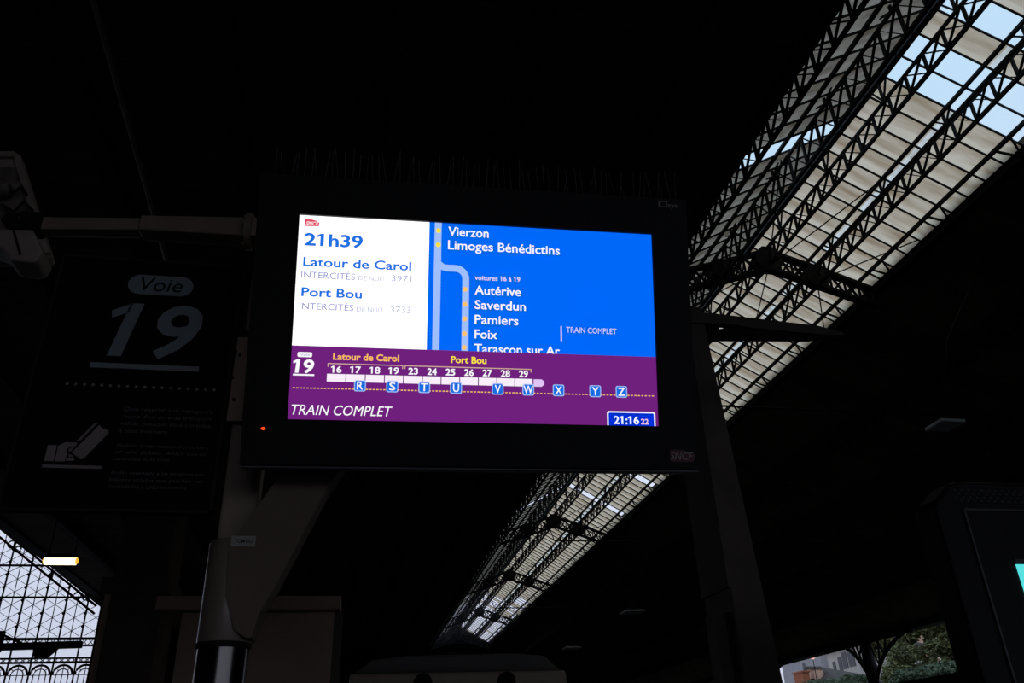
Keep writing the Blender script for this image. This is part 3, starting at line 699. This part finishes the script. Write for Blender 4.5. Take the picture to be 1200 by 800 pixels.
# ------------------------------------------------------------------ lettering
_cap = None
def glyphs(s, bold=0.0, shear=0.0):
    c = bpy.data.curves.new('lettering', 'FONT'); c.body = s; c.size = 1.0; c.offset = bold; c.shear = shear; c.extrude = 0.0; c.resolution_u = 3
    o = bpy.data.objects.new('lettering', c); SC.collection.objects.link(o)
    dg = bpy.context.evaluated_depsgraph_get(); me = bpy.data.meshes.new_from_object(o.evaluated_get(dg))
    vs = [tuple(v.co) for v in me.vertices]; fs = [tuple(p.vertices) for p in me.polygons]
    bpy.data.objects.remove(o); bpy.data.curves.remove(c); bpy.data.meshes.remove(me)
    return vs, fs
CAPS = {}
def text(mb, s, place, u0, u1, v, cap, y, bold=0.0, shear=0.0):
    """Sets a line of lettering between u0 and u1 with its baseline at v and capitals cap high. place(u, v, y) gives the point."""
    key = (bold, shear)
    if key not in CAPS:
        hv, _ = glyphs('H', bold, shear); CAPS[key] = max(p[1] for p in hv) - min(p[1] for p in hv), min(p[1] for p in hv)
    ch, cb = CAPS[key]
    vs, fs = glyphs(s, bold, shear)
    a = min(p[0] for p in vs); b = max(p[0] for p in vs)
    put = lambda p: place(u0 + (p[0] - a) / (b - a) * (u1 - u0), v + (p[1] - cb) / ch * cap, y)
    for i, chx in enumerate(s):                    # figure one with its flag
        if chx == '1' and cap > 0.012:
            xs_ = [p[0] for p in glyphs(s[:i + 1], bold, shear)[0]]; xr = max(xs_); sw = 0.10 + 1.9 * bold; top = cb + ch; sh = shear
            xl_ = xr - sw; f = [(xl_ + 0.02, top), (xl_ - 0.155, top - 0.115), (xl_ - 0.155 + 0.035, top - 0.115 - 0.075 - bold * 1.4), (xl_ + 0.02, top - 0.10 - bold * 1.6)]
            f = [(px_ - (top - py_) * sh, py_) for px_, py_ in f]; mb.add([put(p) for p in f], [(0, 1, 2, 3)])
    mb.add([put(p) for p in vs], fs)

# ------------------------------------------------------------------ departure display
SW, SH = 1.02, 1.02 * 9 / 16
yw, tl, rl = math.radians(-1.575), math.radians(15.695), math.radians(-0.436)
RM = Matrix.Rotation(yw, 3, 'Z') @ Matrix.Rotation(tl, 3, 'X') @ Matrix.Rotation(rl, 3, 'Y')
DC = V((0.311, 1.982, 2.771))
def scr(px, py, off=0.0):                    # a pixel of the photo on the screen's own plane -> metres across and up the screen
    n = RM @ V((0, 1, 0)); d = ray(px, py); t = (DC + n * off - CAM).dot(n) / d.dot(n)
    w = RM.transposed() @ (CAM + t * d - DC); return w.x, w.z
U = lambda px, py: scr(px, py)[0]
Vv = lambda px, py: scr(px, py)[1]
disp = empty('departure_display', DC); disp.rotation_euler = RM.to_euler()
tag(disp, 'big black departure display with lit blue, white and purple screen listing Latour de Carol', 'display')
TL, TR, BR, BL = scr(299, 207), scr(805, 230), scr(817, 551), scr(284, 546)
hl, hr, ht, hb = (TL[0] + BL[0]) / 2, (TR[0] + BR[0]) / 2, (TL[1] + TR[1]) / 2, (BR[1] + BL[1]) / 2
m = MB(); m.box((hl, 0.012, hb), (hr, 0.13, ht)); m.build('housing', 'display', disp, 0.008)
m = MB(); s2w, s2h = SW / 2 - 0.002, SH / 2 - 0.002
m.box((hl + .004, -0.010, s2h), (hr - .004, 0.012, ht - .004)); m.box((hl + .004, -0.010, hb + .004), (hr - .004, 0.012, -s2h))
m.box((hl + .004, -0.010, -s2h), (-s2w, 0.012, s2h)); m.box((s2w, -0.010, -s2h), (hr - .004, 0.012, s2h)); m.build('bezel', 'bezel', disp)
m = MB(); m.box((hl, -0.006, hb - 0.004), (hr, 0.13, hb)); m.build('bottom_lip', 'wire', disp)
scn = None
m = MB(); m.box((-SW/2, 0.0, -SH/2), (SW/2, 0.010, SH/2)); scn = m.build('screen', 'glass_dark', disp)
P = lambda u, v, y: (u, y, v)
def rect(mb, u0, u1, v0, v1, y, t=0.0004): mb.box((u0, y - t, v0), (u1, y, v1))
bu = (U(503.5, 259) + U(500.2, 393)) / 2
bv = (Vv(341.5, 405) + Vv(768.4, 418)) / 2
m = MB(); rect(m, -SW/2, bu, bv, SH/2, -0.0001); m.build('white_panel', 's_white', scn)
m = MB(); rect(m, bu, SW/2, bv, SH/2, -0.0001); m.build('blue_panel', 's_blue', scn)
m = MB(); rect(m, -SW/2, SW/2, -SH/2, bv, -0.0018, 0.0003); m.build('purple_band', 's_purple', scn)
def line(name, mname, items, y=-0.0008):
    """items: (string, left px, baseline px, right px, baseline px, cap height px, bold, shear)"""
    mb = MB()
    for s, xa, ya, xb, yb, h, bold, sh in items:
        v = (Vv(xa, ya) + Vv(xb, yb)) / 2; cap = Vv(xa, ya - h) - Vv(xa, ya)
        text(mb, s, P, U(xa, ya - h/2), U(xb, yb - h/2), v, cap, y, bold, sh)
    return mb.build(name, mname, scn)
line('departure_time', 's_text', [('21h39', 356.8, 288, 425.3, 290.5, 14.8, .028, 0)])
line('destination_name', 's_text', [('Latour de Carol', 355.4, 312, 482, 317, 10.7, .022, 0)])
line('destination_name', 's_text', [('Port Bou', 353.2, 347.5, 424.3, 349.5, 10.7, .022, 0)])
for y0, d, num in ((325.5, 0, '3971'), (362, -2, '3733')):
    line('service_name', 's_lilac', [('INTERCITÉS', 353 + d, y0, 416.2 + d, y0 + 2.6, 7.6, .008, 0)])
    line('service_note', 's_pale', [('DE NUIT', 420 + d, y0 + 3, 451.5 + d*.9, y0 + 4.2, 5.6, .010, 0), (num, 458.8 + d*.8, y0 + 4.2, 482.3 + d*.5, y0 + 5, 7.4, .008, 0)])
# railway logo in the white panel
m = MB(); lg = [(357.2, 256.8), (365, 257), (371, 258.6), (374.6, 261), (373.4, 265.3), (357.0, 264.8)]
m.prism([P(*scr(*q_), -0.0009) for q_ in lg], (0, 0.0004, 0)); m.build('logo', 's_red', scn)
line('logo_lettering', 's_logow', [('SNCF', 358.4, 263.9, 373.6, 264.4, 4.6, .03, .3)], -0.0011)

# route diagram
rm = MB(); VT = SH/2
u0, u1 = (U(509.8, 262) + U(506.5, 391)) / 2, (U(517.8, 262) + U(515, 391)) / 2
rect(rm, u0, u1, bv, VT, -0.0004)
w = u1 - u0; va, vb = Vv(517, 309.5), Vv(517, 317.8); ub0, ub1 = U(541.5, 345), U(549.6, 345)
mid = (va + vb) / 2; th = (va - vb); R_ = (ub0 + ub1)/2 - (u1 + 0.0)
path = [(u1 - w*0.4, mid + 0.012), (u1 + 0.004, mid + 0.003), (u1 + 0.014, mid), ((ub0 + ub1)/2 - 0.030, mid)]
path += [((ub0+ub1)/2 - 0.030 + 0.030*math.sin(a*math.pi/16), mid - 0.030 + 0.030*math.cos(a*math.pi/16)) for a in range(1, 9)]
path += [((ub0+ub1)/2, bv)]
hw2 = (ub1 - ub0) / 2; L_, R2 = [], []
for i, (a, b) in enumerate(path):
    pa, pb = path[max(i-1, 0)], path[min(i+1, len(path)-1)]
    dx, dy = pb[0]-pa[0], pb[1]-pa[1]; d = math.hypot(dx, dy); nx, ny = -dy/d, dx/d
    L_.append((a + nx*hw2, b + ny*hw2)); R2.append((a - nx*hw2, b - ny*hw2))
n = len(path); rm.add([P(*q_, -0.00085) for q_ in L_] + [P(*q_, -0.00085) for q_ in R2], [(i, i+1, n+i+1, n+i) for i in range(n-1)])
rm.build('route_line', 's_route', scn)
def dot(px, py, rpx, mname):
    u, v = scr(px, py); r_ = rpx * 0.00243; mb = MB()
    mb.prism([P(u + r_*math.cos(a*math.pi/8), v + r_*math.sin(a*math.pi/8), -0.0012) for a in range(16)], (0, 0.0002, 0)); mb.build('route_stop', mname, scn)
dot(513.8, 270.2, 2.9, 's_yellow'); dot(513.6, 286.8, 2.9, 's_yellow')
for x, y in ((545, 339), (544.8, 356.4), (544.4, 373.6), (544.1, 390.8), (543.8, 407)): dot(x, y, 2.9, 's_orange')
for it in ([('Vierzon', 525.3, 276.7, 572.6, 278.2, 10.7, .012, 0)], [('Limoges Bénédictins', 525, 293, 655.9, 297.7, 10.5, .012, 0)],
           [('Autérive', 556.3, 345.2, 610.4, 346.8, 10.4, .012, 0)], [('Saverdun', 556.5, 362.2, 616, 364, 10.4, .012, 0)],
           [('Pamiers', 556.3, 379.3, 607.5, 380.9, 10.4, .012, 0)], [('Foix', 556.2, 396.3, 582.6, 397.2, 10.4, .012, 0)], [('Tarascon sur Ar', 555.6, 413.4, 656, 416, 10.4, .012, 0)]):
    line('stop_name', 's_txtw', it)
line('coach_note', 's_soft', [('voitures 16 à 19', 556.3, 328.3, 609.5, 329.8, 5.6, .02, 0)])
line('full_train_note', 's_soft', [('TRAIN COMPLET', 663.6, 389.6, 722.3, 391.4, 6.5, .0, 0)])
m = MB(); ua = U(657.6, 390); rect(m, ua - 0.002, ua + 0.002, Vv(657.6, 399.5), Vv(657.6, 382), -0.0008); m.build('note_rule', 's_soft', scn)

# purple band: platform number, coach diagram, zones, message, clock
YB_ = -0.0026
m = MB(); (a, b), (c, d) = scr(348.6, 418.2), scr(366, 412.9); rr_ = 0.004
def rrect(mb, u0, u1, v0, v1, r_, y, t=0.0003):
    pts = []
    for cx, cy, s in ((u1 - r_, v1 - r_, 0), (u0 + r_, v1 - r_, 1), (u0 + r_, v0 + r_, 2), (u1 - r_, v0 + r_, 3)):
        pts += [P(cx + r_*math.cos((s + i/4)*math.pi/2), cy + r_*math.sin((s + i/4)*math.pi/2), y) for i in range(5)]
    mb.prism(pts[::-1], (0, t, 0))
rrect(m, a, c, b, d, rr_, YB_); m.build('platform_pill', 's_txtw', scn)
line('platform_pill_lettering', 's_lilac', [('Voie', 352, 417, 363, 417.4, 3.2, .0, 0)], -0.0030)
line('platform_number', 's_txtw', [('19', 346, 436.6, 368.2, 437.4, 15.8, .03, .08)], YB_)
m = MB(); (a, b), (c, d) = scr(343.4, 438.9), scr(368.3, 439.5); rect(m, a, c, (b + d)/2 - 0.0022, (b + d)/2 + 0.0022, YB_); m.build('platform_underline', 's_txtw', scn)
line('coach_heading', 's_amber', [('Latour de Carol', 390.4, 421.8, 467.7, 423.6, 8, .026, 0)], YB_)
line('coach_heading', 's_yellow', [('Port Bou', 528.4, 425.2, 570, 426.6, 8, .024, 0)], YB_)
vbk = (Vv(384, 426) + Vv(622.5, 432.8)) / 2
for xa, xb, vy in ((384, 472.4, 427.2), (474, 622.6, 430.8)):
    m = MB(); a, c = U(xa, vy), U(xb, vy); t = 0.0012
    rect(m, a, c, vbk - t, vbk + t, YB_); rect(m, a, a + 2*t, vbk - 0.009, vbk, YB_); rect(m, c - 2*t, c, vbk - 0.009, vbk, YB_); m.build('coach_bracket', 's_rule', scn)
nums = [('16', 389.8, 400.5), ('17', 412, 423), ('18', 435, 445.5), ('19', 457, 467.6), ('23', 478.5, 489.8), ('24', 500.8, 511.8), ('25', 522.3, 533.3), ('26', 544, 555), ('27', 565.4, 576.4), ('28', 586.7, 597.6), ('29', 608, 618.6)]
for s, xa, xb in nums:
    yb_ = 436.6 + (xa - 390) * 0.0245; line('coach_number', 's_txtw', [(s, xa, yb_, xb, yb_ + .3, 7.9, .024, 0)], YB_)
edges = [383, 405.7, 428.3, 450.8, 473, 495.2, 517, 538.8, 560.6, 582.2, 603.2, 624.4]
for i in range(11):
    xa, xb = edges[i] + 0.4, edges[i+1] - 0.7; yt = 437.9 + (xa - 383) * 0.0257
    a, b = scr(xa, yt); c, d = U(xb, yt), Vv(xa, yt + 9)
    m = MB(); rect(m, a, c, d, b, YB_); m.build('coach_block', 's_car', scn)
m = MB(); m.prism([P(*scr(*q_), YB_) for q_ in ((625.2, 444.4), (634.5, 444.6), (637.6, 447), (637.6, 450.6), (634.5, 453.2), (625.2, 453))], (0, 0.0003, 0)); m.build('locomotive_block', 's_loco', scn)
m = MB(); ndash = 104
for i in range(ndash):
    x = 343 + (767.6 - 343) * i / ndash; y = 454.3 + (x - 343) * 0.0230
    a, b = scr(x, y); rect(m, a, a + 0.0058, b - 0.0014, b + 0.0014, YB_)
m.build('zone_line', 's_amber', scn)['kind'] = 'stuff'
for s, xa, xb in (('R', 415, 428.8), ('S', 452.7, 466.7), ('T', 490.3, 504), ('U', 527.4, 541.2), ('V', 576.3, 589.9), ('W', 612, 625.7), ('X', 647.6, 661), ('Y', 690.5, 704), ('Z', 721.3, 734.5)):
    xm = (xa + xb)/2; ym = 451.9 + (xm - 422) * 0.0236
    a, c = U(xa, ym), U(xb, ym); b = Vv(xm, ym); h = (c - a) / 2
    m = MB(); rrect(m, a, c, b - h, b + h, 0.005, YB_ - 0.0004, 0.0003); m.build('zone_border', 's_route', scn)
    m = MB(); rrect(m, a + .0025, c - .0025, b - h + .0025, b + h - .0025, 0.004, YB_ - 0.0008, 0.0003); m.build('zone_badge', 's_badge', scn)
    lw = 3.6 if s not in 'WTXYZ' else (5.6 if s == 'W' else 4.1)
    line('zone_letter', 's_txtw', [(s, xm - lw, ym + 4.6, xm + lw, ym + 4.8, 9.3, .012, 0)], YB_ - 0.0014)
line('full_train_message', 's_txtw', [('TRAIN COMPLET', 341.6, 486, 459.6, 487.4, 11.6, .0, .22)], YB_)
(a, b), c = scr(711, 481.5), U(767.4, 483)
m = MB(); rrect(m, a, c, -SH/2 - 0.0, b, 0.006, YB_, 0.0003); rect(m, a, c, -SH/2, -SH/2 + 0.01, YB_); m.build('clock_border', 's_txtw', scn)
m = MB(); rrect(m, a + .0042, c - .0042, -SH/2, b - .0042, 0.004, YB_ - 0.0005, 0.0003); rect(m, a + .0042, c - .0042, -SH/2, -SH/2 + 0.01, YB_ - 0.0005); m.build('clock_panel', 's_clock', scn)
line('clock_time', 's_txtw', [('21:16', 718.9, 496.8, 748.4, 497.2, 9.4, .026, 0)], YB_ - 0.0012)
line('clock_seconds', 's_pink', [('22', 750.6, 497.1, 759.5, 497.4, 6.4, .02, 0)], YB_ - 0.0012)

# marks and small hardware on the bezel
def on_bezel(px, py): return scr(px, py, -0.010)
a, b = on_bezel(308.5, 502)
m = MB(); m.prism([P(a + .0058*math.cos(i*math.pi/6), b + .0036*math.sin(i*math.pi/6), -0.0125) for i in range(12)], (0, 0.0025, 0)); m.build('indicator_light', 'led', disp)
m = MB(); (a, b), (c, d) = on_bezel(785, 527), on_bezel(815, 541)
m.prism([P(a, b, -0.0115), P(a + (c-a)*.5, b + 0.001, -0.0115), P(c, b - 0.012, -0.0115), P(c - 0.006, d, -0.0115), P(a, d, -0.0115)], (0, 0.0015, 0)); bd = m.build('badge', 'badge_red', disp)
mb = MB(); x0, v0 = on_bezel(785.3, 538.5); x1, _ = on_bezel(812.5, 539); text(mb, 'SNCF', P, x0, x1, v0, 0.021, -0.0121, .012, .25); mb.build('badge_lettering', 'badge_grey', bd)
m = MB(); (a, b) = on_bezel(771.5, 235.5); (c, d) = on_bezel(782, 243); t = .0022
for r_ in ((a, a + .006, d, b), (a, c, d, d + t), (a, c, b - t, b), (c - t, c, d + .003, b - .003)): m.box((r_[0], -0.0115, r_[2]), (r_[1], -0.010, r_[3]))
mk = m.build('maker_mark', 'badge_grey', disp)
mb = MB(); x0, v0 = on_bezel(782.6, 243); x1, _ = on_bezel(793.5, 243.5); text(mb, 'sys', P, x0, x1, v0, 0.014, -0.0115, .012, 0); mb.build('maker_lettering', 'badge_grey', mk)
# bird spikes along the top
m = MB(); m.box((hl + 0.03, 0.02, ht), (hr - 0.01, 0.05, ht + 0.006)); st = m.build('spike_strip', 'wire', disp)
rs = random.Random(3)
for i in range(62):
    u = hl + 0.04 + (hr - hl - 0.06) * i / 61; lean = rs.gauss(0, 0.008) if u < 0.25 else rs.gauss(0, 0.018)
    h = 0.105 * rs.uniform(.75, 1.03); yy = 0.025 + 0.02 * (i % 3) / 2
    m = MB(); m.tube([(u, yy, ht + 0.003), (u + lean * .5, yy, ht + h*.5), (u + lean, yy + rs.gauss(0, .006), ht + h)], 0.0011, 5); m.build('spike', 'wire', st)

# ------------------------------------------------------------------ post carrying the display
YS = 2.30; S = lambda px, py, Y=YS: at(px, py, Y=Y)
cx0, cx1 = S(232, 740).x, S(296, 740).x; cxc, cr = (cx0 + cx1) / 2, (cx1 - cx0) / 2
post = empty('display_post', (cxc, YS, 0)); tag(post, 'beige and steel display post with round sleeve, slanting brace and cross arm', 'post')
zcut = S(262, 636, YS).z; zring = S(262, 750, YS - cr).z
m = MB(); m.lathe([(cr * 0.97, zring), (cr, zring + 0.004), (cr, zcut - 0.006), (cr * 0.94, zcut), (0.0, zcut)], (cxc, YS, 0), 40); under(m, 'sleeve', 'grey_paint', post)
m = MB(); m.lathe([(cr * 1.12, 0), (cr * 1.12, 0.02), (cr * 0.94, 0.03), (cr * 0.94, zring - 0.012)], (cxc, YS, 0), 40); under(m, 'base_tube', 'steel', post)
m = MB(); m.lathe([(cr * 0.95, zring - 0.014), (cr * 1.02, zring - 0.010), (cr * 1.02, zring), (cr * .9, zring)], (cxc, YS, 0), 40); under(m, 'collar', 'rubber', post)
px0 = S(262, 572).x; px1 = S(304, 572).x
m = MB(); m.box((px0, YS, zcut), (px1, YS + 0.08, 3.24)); under(m, 'upper_post', 'beige', post, 0.006)
YBR = YS - cr * 1.03
B = lambda px, py: S(px, py, YBR)
m = MB(); pts = [(267.5, 640), (280, 623), (332, 550), (372, 488), (432, 492), (399, 549), (383, 572), (320, 692), (303, 720), (295, 746), (289, 748), (274, 738), (264, 700)]
m.prism([B(*q_) for q_ in pts], (0, cr * 1.5, 0)); under(m, 'brace', 'brace', post, 0.002)
m = MB(); a, b = at(270, 640, Y=YBR - 0.002), at(300, 628, Y=YBR - 0.002); m.box((a.x, YBR - 0.002, a.z), (b.x, YBR, b.z)); lbp = under(m, 'label_plate', 'label', post)
def under_text(parent_root, parent, name, m, s, x0, x1, z, cap, y, bold=0, shear=0):
    mb = MB(); text(mb, s, lambda u, v, yy: (u, yy, v), x0, x1, z, cap, y, bold, shear)
    return under2(mb, name, m, parent_root, parent)
def under2(mb, name, m, root, parent):
    L = V(root.location); mb.v = [tuple(V(v) - L) for v in mb.v]; return mb.build(name, m, parent)
h = b.z - a.z
under_text(post, lbp, 'label_lettering', 'ink', 'TOMVIO', a.x + (b.x-a.x)*.15, a.x + (b.x-a.x)*.88, a.z + h*.33, h*.36, YBR - 0.003, .02)
# cross arm towards the floodlight
YA = YS + 0.02; A = lambda px, py: at(px, py, Y=YA)
zA = A(200, 268).z
a0, a1, a2 = A(40, 266), A(166, 267), A(293, 272)
m = MB(); m.bar(a0, a1, 0.05, 0.046); under(m, 'cross_arm', 'beige', post, 0.005)
m = MB(); m.prism([(a1.x, YA - 0.035, a1.z - 0.028), (a2.x, YA - 0.035, a2.z - 0.036), (a2.x, YA - 0.035, a2.z + 0.036), (a1.x, YA - 0.035, a1.z + 0.026)], (0, 0.07, 0)); under(m, 'cross_arm', 'beige', post, 0.005)
m = MB(); m.tube([(a2.x - 0.012, YA, a2.z), (a2.x + 0.008, YA, a2.z)], 0.062, 20)
for i in range(8):
    an = i * math.pi / 4; m.tube([(a2.x - 0.02, YA + .048*math.cos(an), a2.z + .048*math.sin(an)), (a2.x - 0.010, YA + .048*math.cos(an), a2.z + .048*math.sin(an))], 0.007, 6)
under(m, 'flange', 'beige', post)
m = MB(); m.bar((a2.x, YA, a2.z), (px0 + 0.02, YA, a2.z), 0.07, 0.07); under(m, 'arm_socket', 'beige', post)
m = MB(); ya = YS - 0.03
m.prism([at(271, 395, Y=ya), at(291, 395, Y=ya), at(284, 493, Y=ya), at(258, 493, Y=ya)], (0, 0.012, 0)); sp_ = under(m, 'sign_plate', 'beige2', post)
for px, py in ((276, 411), (281, 416), (272, 442), (274, 468), (266, 476)):
    m = MB(); c = at(px, py, Y=ya - 0.003); m.tube([(c.x, c.y - .003, c.z), (c.x, c.y + .004, c.z)], 0.005, 8)
    under2(m, 'bolt', 'iron', post, sp_)
m = MB(); c = at(275, 440, Y=ya); m.box((c.x - 0.02, ya + 0.01, c.z - 0.1), (px0 + 0.06, YS + 0.02, c.z + 0.1)); under2(m, 'spacer', 'iron', post, sp_)

# display mounting bracket (carried by the post)
m = MB(); m.box((px1 - 0.09, YS - 0.02, 2.66), (px1 + 0.10, YS + 0.04, 2.86)); under(m, 'mounting_bracket', 'iron', post)

# ------------------------------------------------------------------ floodlight at the end of the arm
YF = YA + 0.035
fl_ = empty('floodlight', A(20, 266)); tag(fl_, 'grey floodlight hung on the cross arm at the left edge', 'floodlight')
Q = lambda px, py, y=YF: at(px, py, Y=y)
m = MB(); m.prism([Q(*q_) for q_ in ((-60, 178), (18, 177), (24, 181), (27, 192), (58, 292), (60, 300), (55, 303), (-30, 303))], (0, 0.05, 0)); under(m, 'housing', 'lampbody', fl_, 0.008)
m = MB(); yb2 = YF - 0.004
m.prism([Q(*q_, yb2) for q_ in ((-58, 196), (18, 196), (22, 206), (44, 280), (-40, 280))], (0, 0.006, 0)); under(m, 'reflector', 'lampin', fl_)
m = MB()
for pts in ([(-60, 182), (18, 182)], [(20, 186), (55, 298)]):
    for (xa, ya_), (xb, yb_) in zip(pts[:-1], pts[1:]): m.bar(Q(xa, ya_, YF - 0.006), Q(xb, yb_, YF - 0.006), 0.022, 0.020, (0, 1, 0))
under(m, 'rim', 'lampbody', fl_, 0.004)
m = MB(); yg = YA - 0.12
m.prism([Q(*q_, yg) for q_ in ((-30, 268), (38, 268), (50, 294), (44, 304), (38, 307), (10, 304), (2, 290), (-30, 280))], (0, 0.10, 0)); gb = under(m, 'gear_box', 'lampbody', fl_, 0.008)
m = MB(); m.bar(Q(16, 270, yg - .002), Q(24, 298, yg - .002), 0.006, 0.006, (0, 1, 0)); under2(m, 'seam', 'rubber', fl_, gb)
for pts in ([(2, 240), (16, 248), (28, 236), (38, 246), (34, 258)], [(0, 222), (14, 226), (26, 218), (31, 228)], [(6, 258), (20, 252), (34, 250)]):
    m = MB(); m.tube([Q(*q_, YF - 0.02 - 0.006*(i % 2)) for i, q_ in enumerate(pts)], 0.005, 6); under(m, 'cable', 'rubber', fl_)
m = MB(); c = Q(12, 206, YF - 0.03); m.tube([Q(-14, 222, YF - 0.03), Q(12, 222, YF - 0.03)], [0.035, 0.022], 14); under(m, 'lamp_bulb', 'lampin', fl_)
m = MB(); m.bar(Q(8, 258, YA - 0.03), Q(30, 270, YA - 0.03), 0.05, 0.03); m.box((a0.x - 0.03, YA - 0.04, a0.z - 0.03), (a0.x + 0.03, YF + 0.0, a0.z + 0.03)); under(m, 'clamp', 'iron', fl_)

# ------------------------------------------------------------------ platform sign
YN = 2.24
N = lambda px, py: at(px, py, Y=YN)
sb = N(262, 600)
sx0, sx1 = N(140, 450).x, 0
sgn = empty('platform_sign', (-0.70, YN, N(140, 600).z)); tag(sgn, 'dark platform sign beside the display post reading Voie 19 with ticket pictogram and small print', 'sign')
xl, xr = N(34, 450).x, N(262, 500).x; zt_, zb_ = N(150, 303).z, N(150, 600).z
m = MB(); m.box((xl, YN, zb_), (xr, YN + 0.03, zt_)); under(m, 'panel', 'sign', sgn, 0.003)
m = MB(); t = 0.008
for bx in ((xl, xl + t, zb_, zt_), (xr - t, xr, zb_, zt_), (xl, xr, zb_, zb_ + t), (xl, xr, zt_ - t, zt_)): m.box((bx[0], YN - 0.004, bx[2]), (bx[1], YN + 0.001, bx[3]))
under(m, 'frame', 'rubber', sgn)
def sline(name, mname, items, y=YN - 0.003):
    mb = MB()
    for s, xa, ya_, xb, yb_, h, bold, sh in items:
        v = (N(xa, ya_).z + N(xb, yb_).z) / 2; cap = N(xa, ya_ - h).z - N(xa, ya_).z
        text(mb, s, lambda u, vv_, yy: (u, yy, vv_), N(xa, ya_ - h/2).x, N(xb, yb_ - h/2).x, v, cap, y, bold, sh)
    return under(mb, name, mname, sgn)
def spoly(mb, pts, y=YN - 0.003, t=0.003): mb.prism([at(*q_, Y=y) for q_ in pts], (0, t, 0))
m = MB(); c0, c1 = N(164, 334), N(213, 335.5); rp_ = (N(180, 322.5).z - N(180, 345).z) / 2; zc = (c0.z + c1.z)/2
pts = [(c1.x + rp_*math.cos(i*math.pi/10 - math.pi/2), YN - 0.002, zc + rp_*math.sin(i*math.pi/10 - math.pi/2)) for i in range(11)] + [(c0.x + rp_*math.cos(i*math.pi/10 + math.pi/2), YN - 0.002, zc + rp_*math.sin(i*math.pi/10 + math.pi/2)) for i in range(11)]
m.prism(pts, (0, 0.002, 0)); under(m, 'voie_pill', 'sign_teal', sgn)
sline('voie_lettering', 'sign', [('Voie', 164.5, 341.2, 214.5, 343, 15.5, .0, .15)], YN - 0.004)
sline('platform_number', 'sign_teal', [('19', 132, 418, 235.5, 421.5, 63, .018, .18)])
m = MB(); spoly(m, [(105.5, 424), (233, 429.5), (232.5, 435.2), (105, 430)]); under(m, 'underline', 'sign_teal', sgn)
m = MB()
for i in range(18):
    c = N(79 + (251 - 79)*i/17, 449.8 + 7.4*i/17); m.prism([(c.x + .0042*math.cos(a*math.pi/4), YN - .003, c.z + .0042*math.sin(a*math.pi/4)) for a in range(8)], (0, .003, 0))
under(m, 'dotted_rule', 'sign_tan', sgn)
sline('french_notice', 'sign_dim', [('Quai réservé aux voyageurs', 145.2, 481.3, 249.3, 485.2, 4.6, 0, .1), ("munis d'un titre de transport", 143.7, 490, 248.6, 493.6, 4.6, 0, .1),
    ('valide, pouvant être contrôlé', 141.8, 498.2, 247.2, 501.8, 4.6, 0, .1), ('à tout moment.', 139.8, 506.8, 197.3, 508.6, 4.6, 0, .1)])
sline('english_notice', 'sign_dim', [('Platform access restricted to holders', 137, 523.5, 244, 527, 4.2, 0, .2), ('of valid tickets, which can be', 135, 531.5, 242.7, 534.8, 4.2, 0, .2), ('controlled at all time', 132.8, 539.5, 198, 541, 4.2, 0, .2)])
sline('spanish_notice', 'sign_dim', [('Andén reservado a los pasajeros con', 129.8, 555.5, 239.3, 558.6, 4.2, 0, .2), ('billetes válidos que pueden ser', 128, 563.8, 238.5, 566.4, 4.2, 0, .2), ('controlados a todo momento', 126, 571.8, 218, 573.8, 4.2, 0, .2)])
m = MB(); g = lambda *pp: [(40 + x/11.94, 490 + y/11.94) for x, y in pp]
spoly(m, g((192, 372), (312, 374), (272, 598), (138, 596)))
spoly(m, g((334, 384), (440, 332), (600, 340), (608, 352), (545, 415), (500, 392), (440, 450), (470, 490), (430, 560), (420, 600), (288, 600)))
spoly(m, g((445, 552), (556, 552), (556, 592), (440, 592))); spoly(m, g((482, 500), (540, 515), (545, 540), (482, 538))); spoly(m, g((500, 410), (548, 418), (500, 468), (478, 450)))
spoly(m, g((912, 92), (945, 130), (985, 150), (1030, 160), (1042, 200), (690, 560), (650, 572), (525, 478)))
spoly(m, g((850, 62), (884, 68), (625, 325), (600, 310)))
spoly(m, g((112, 645), (942, 666), (940, 706), (110, 685)))
under(m, 'ticket_pictogram', 'sign_tan', sgn)
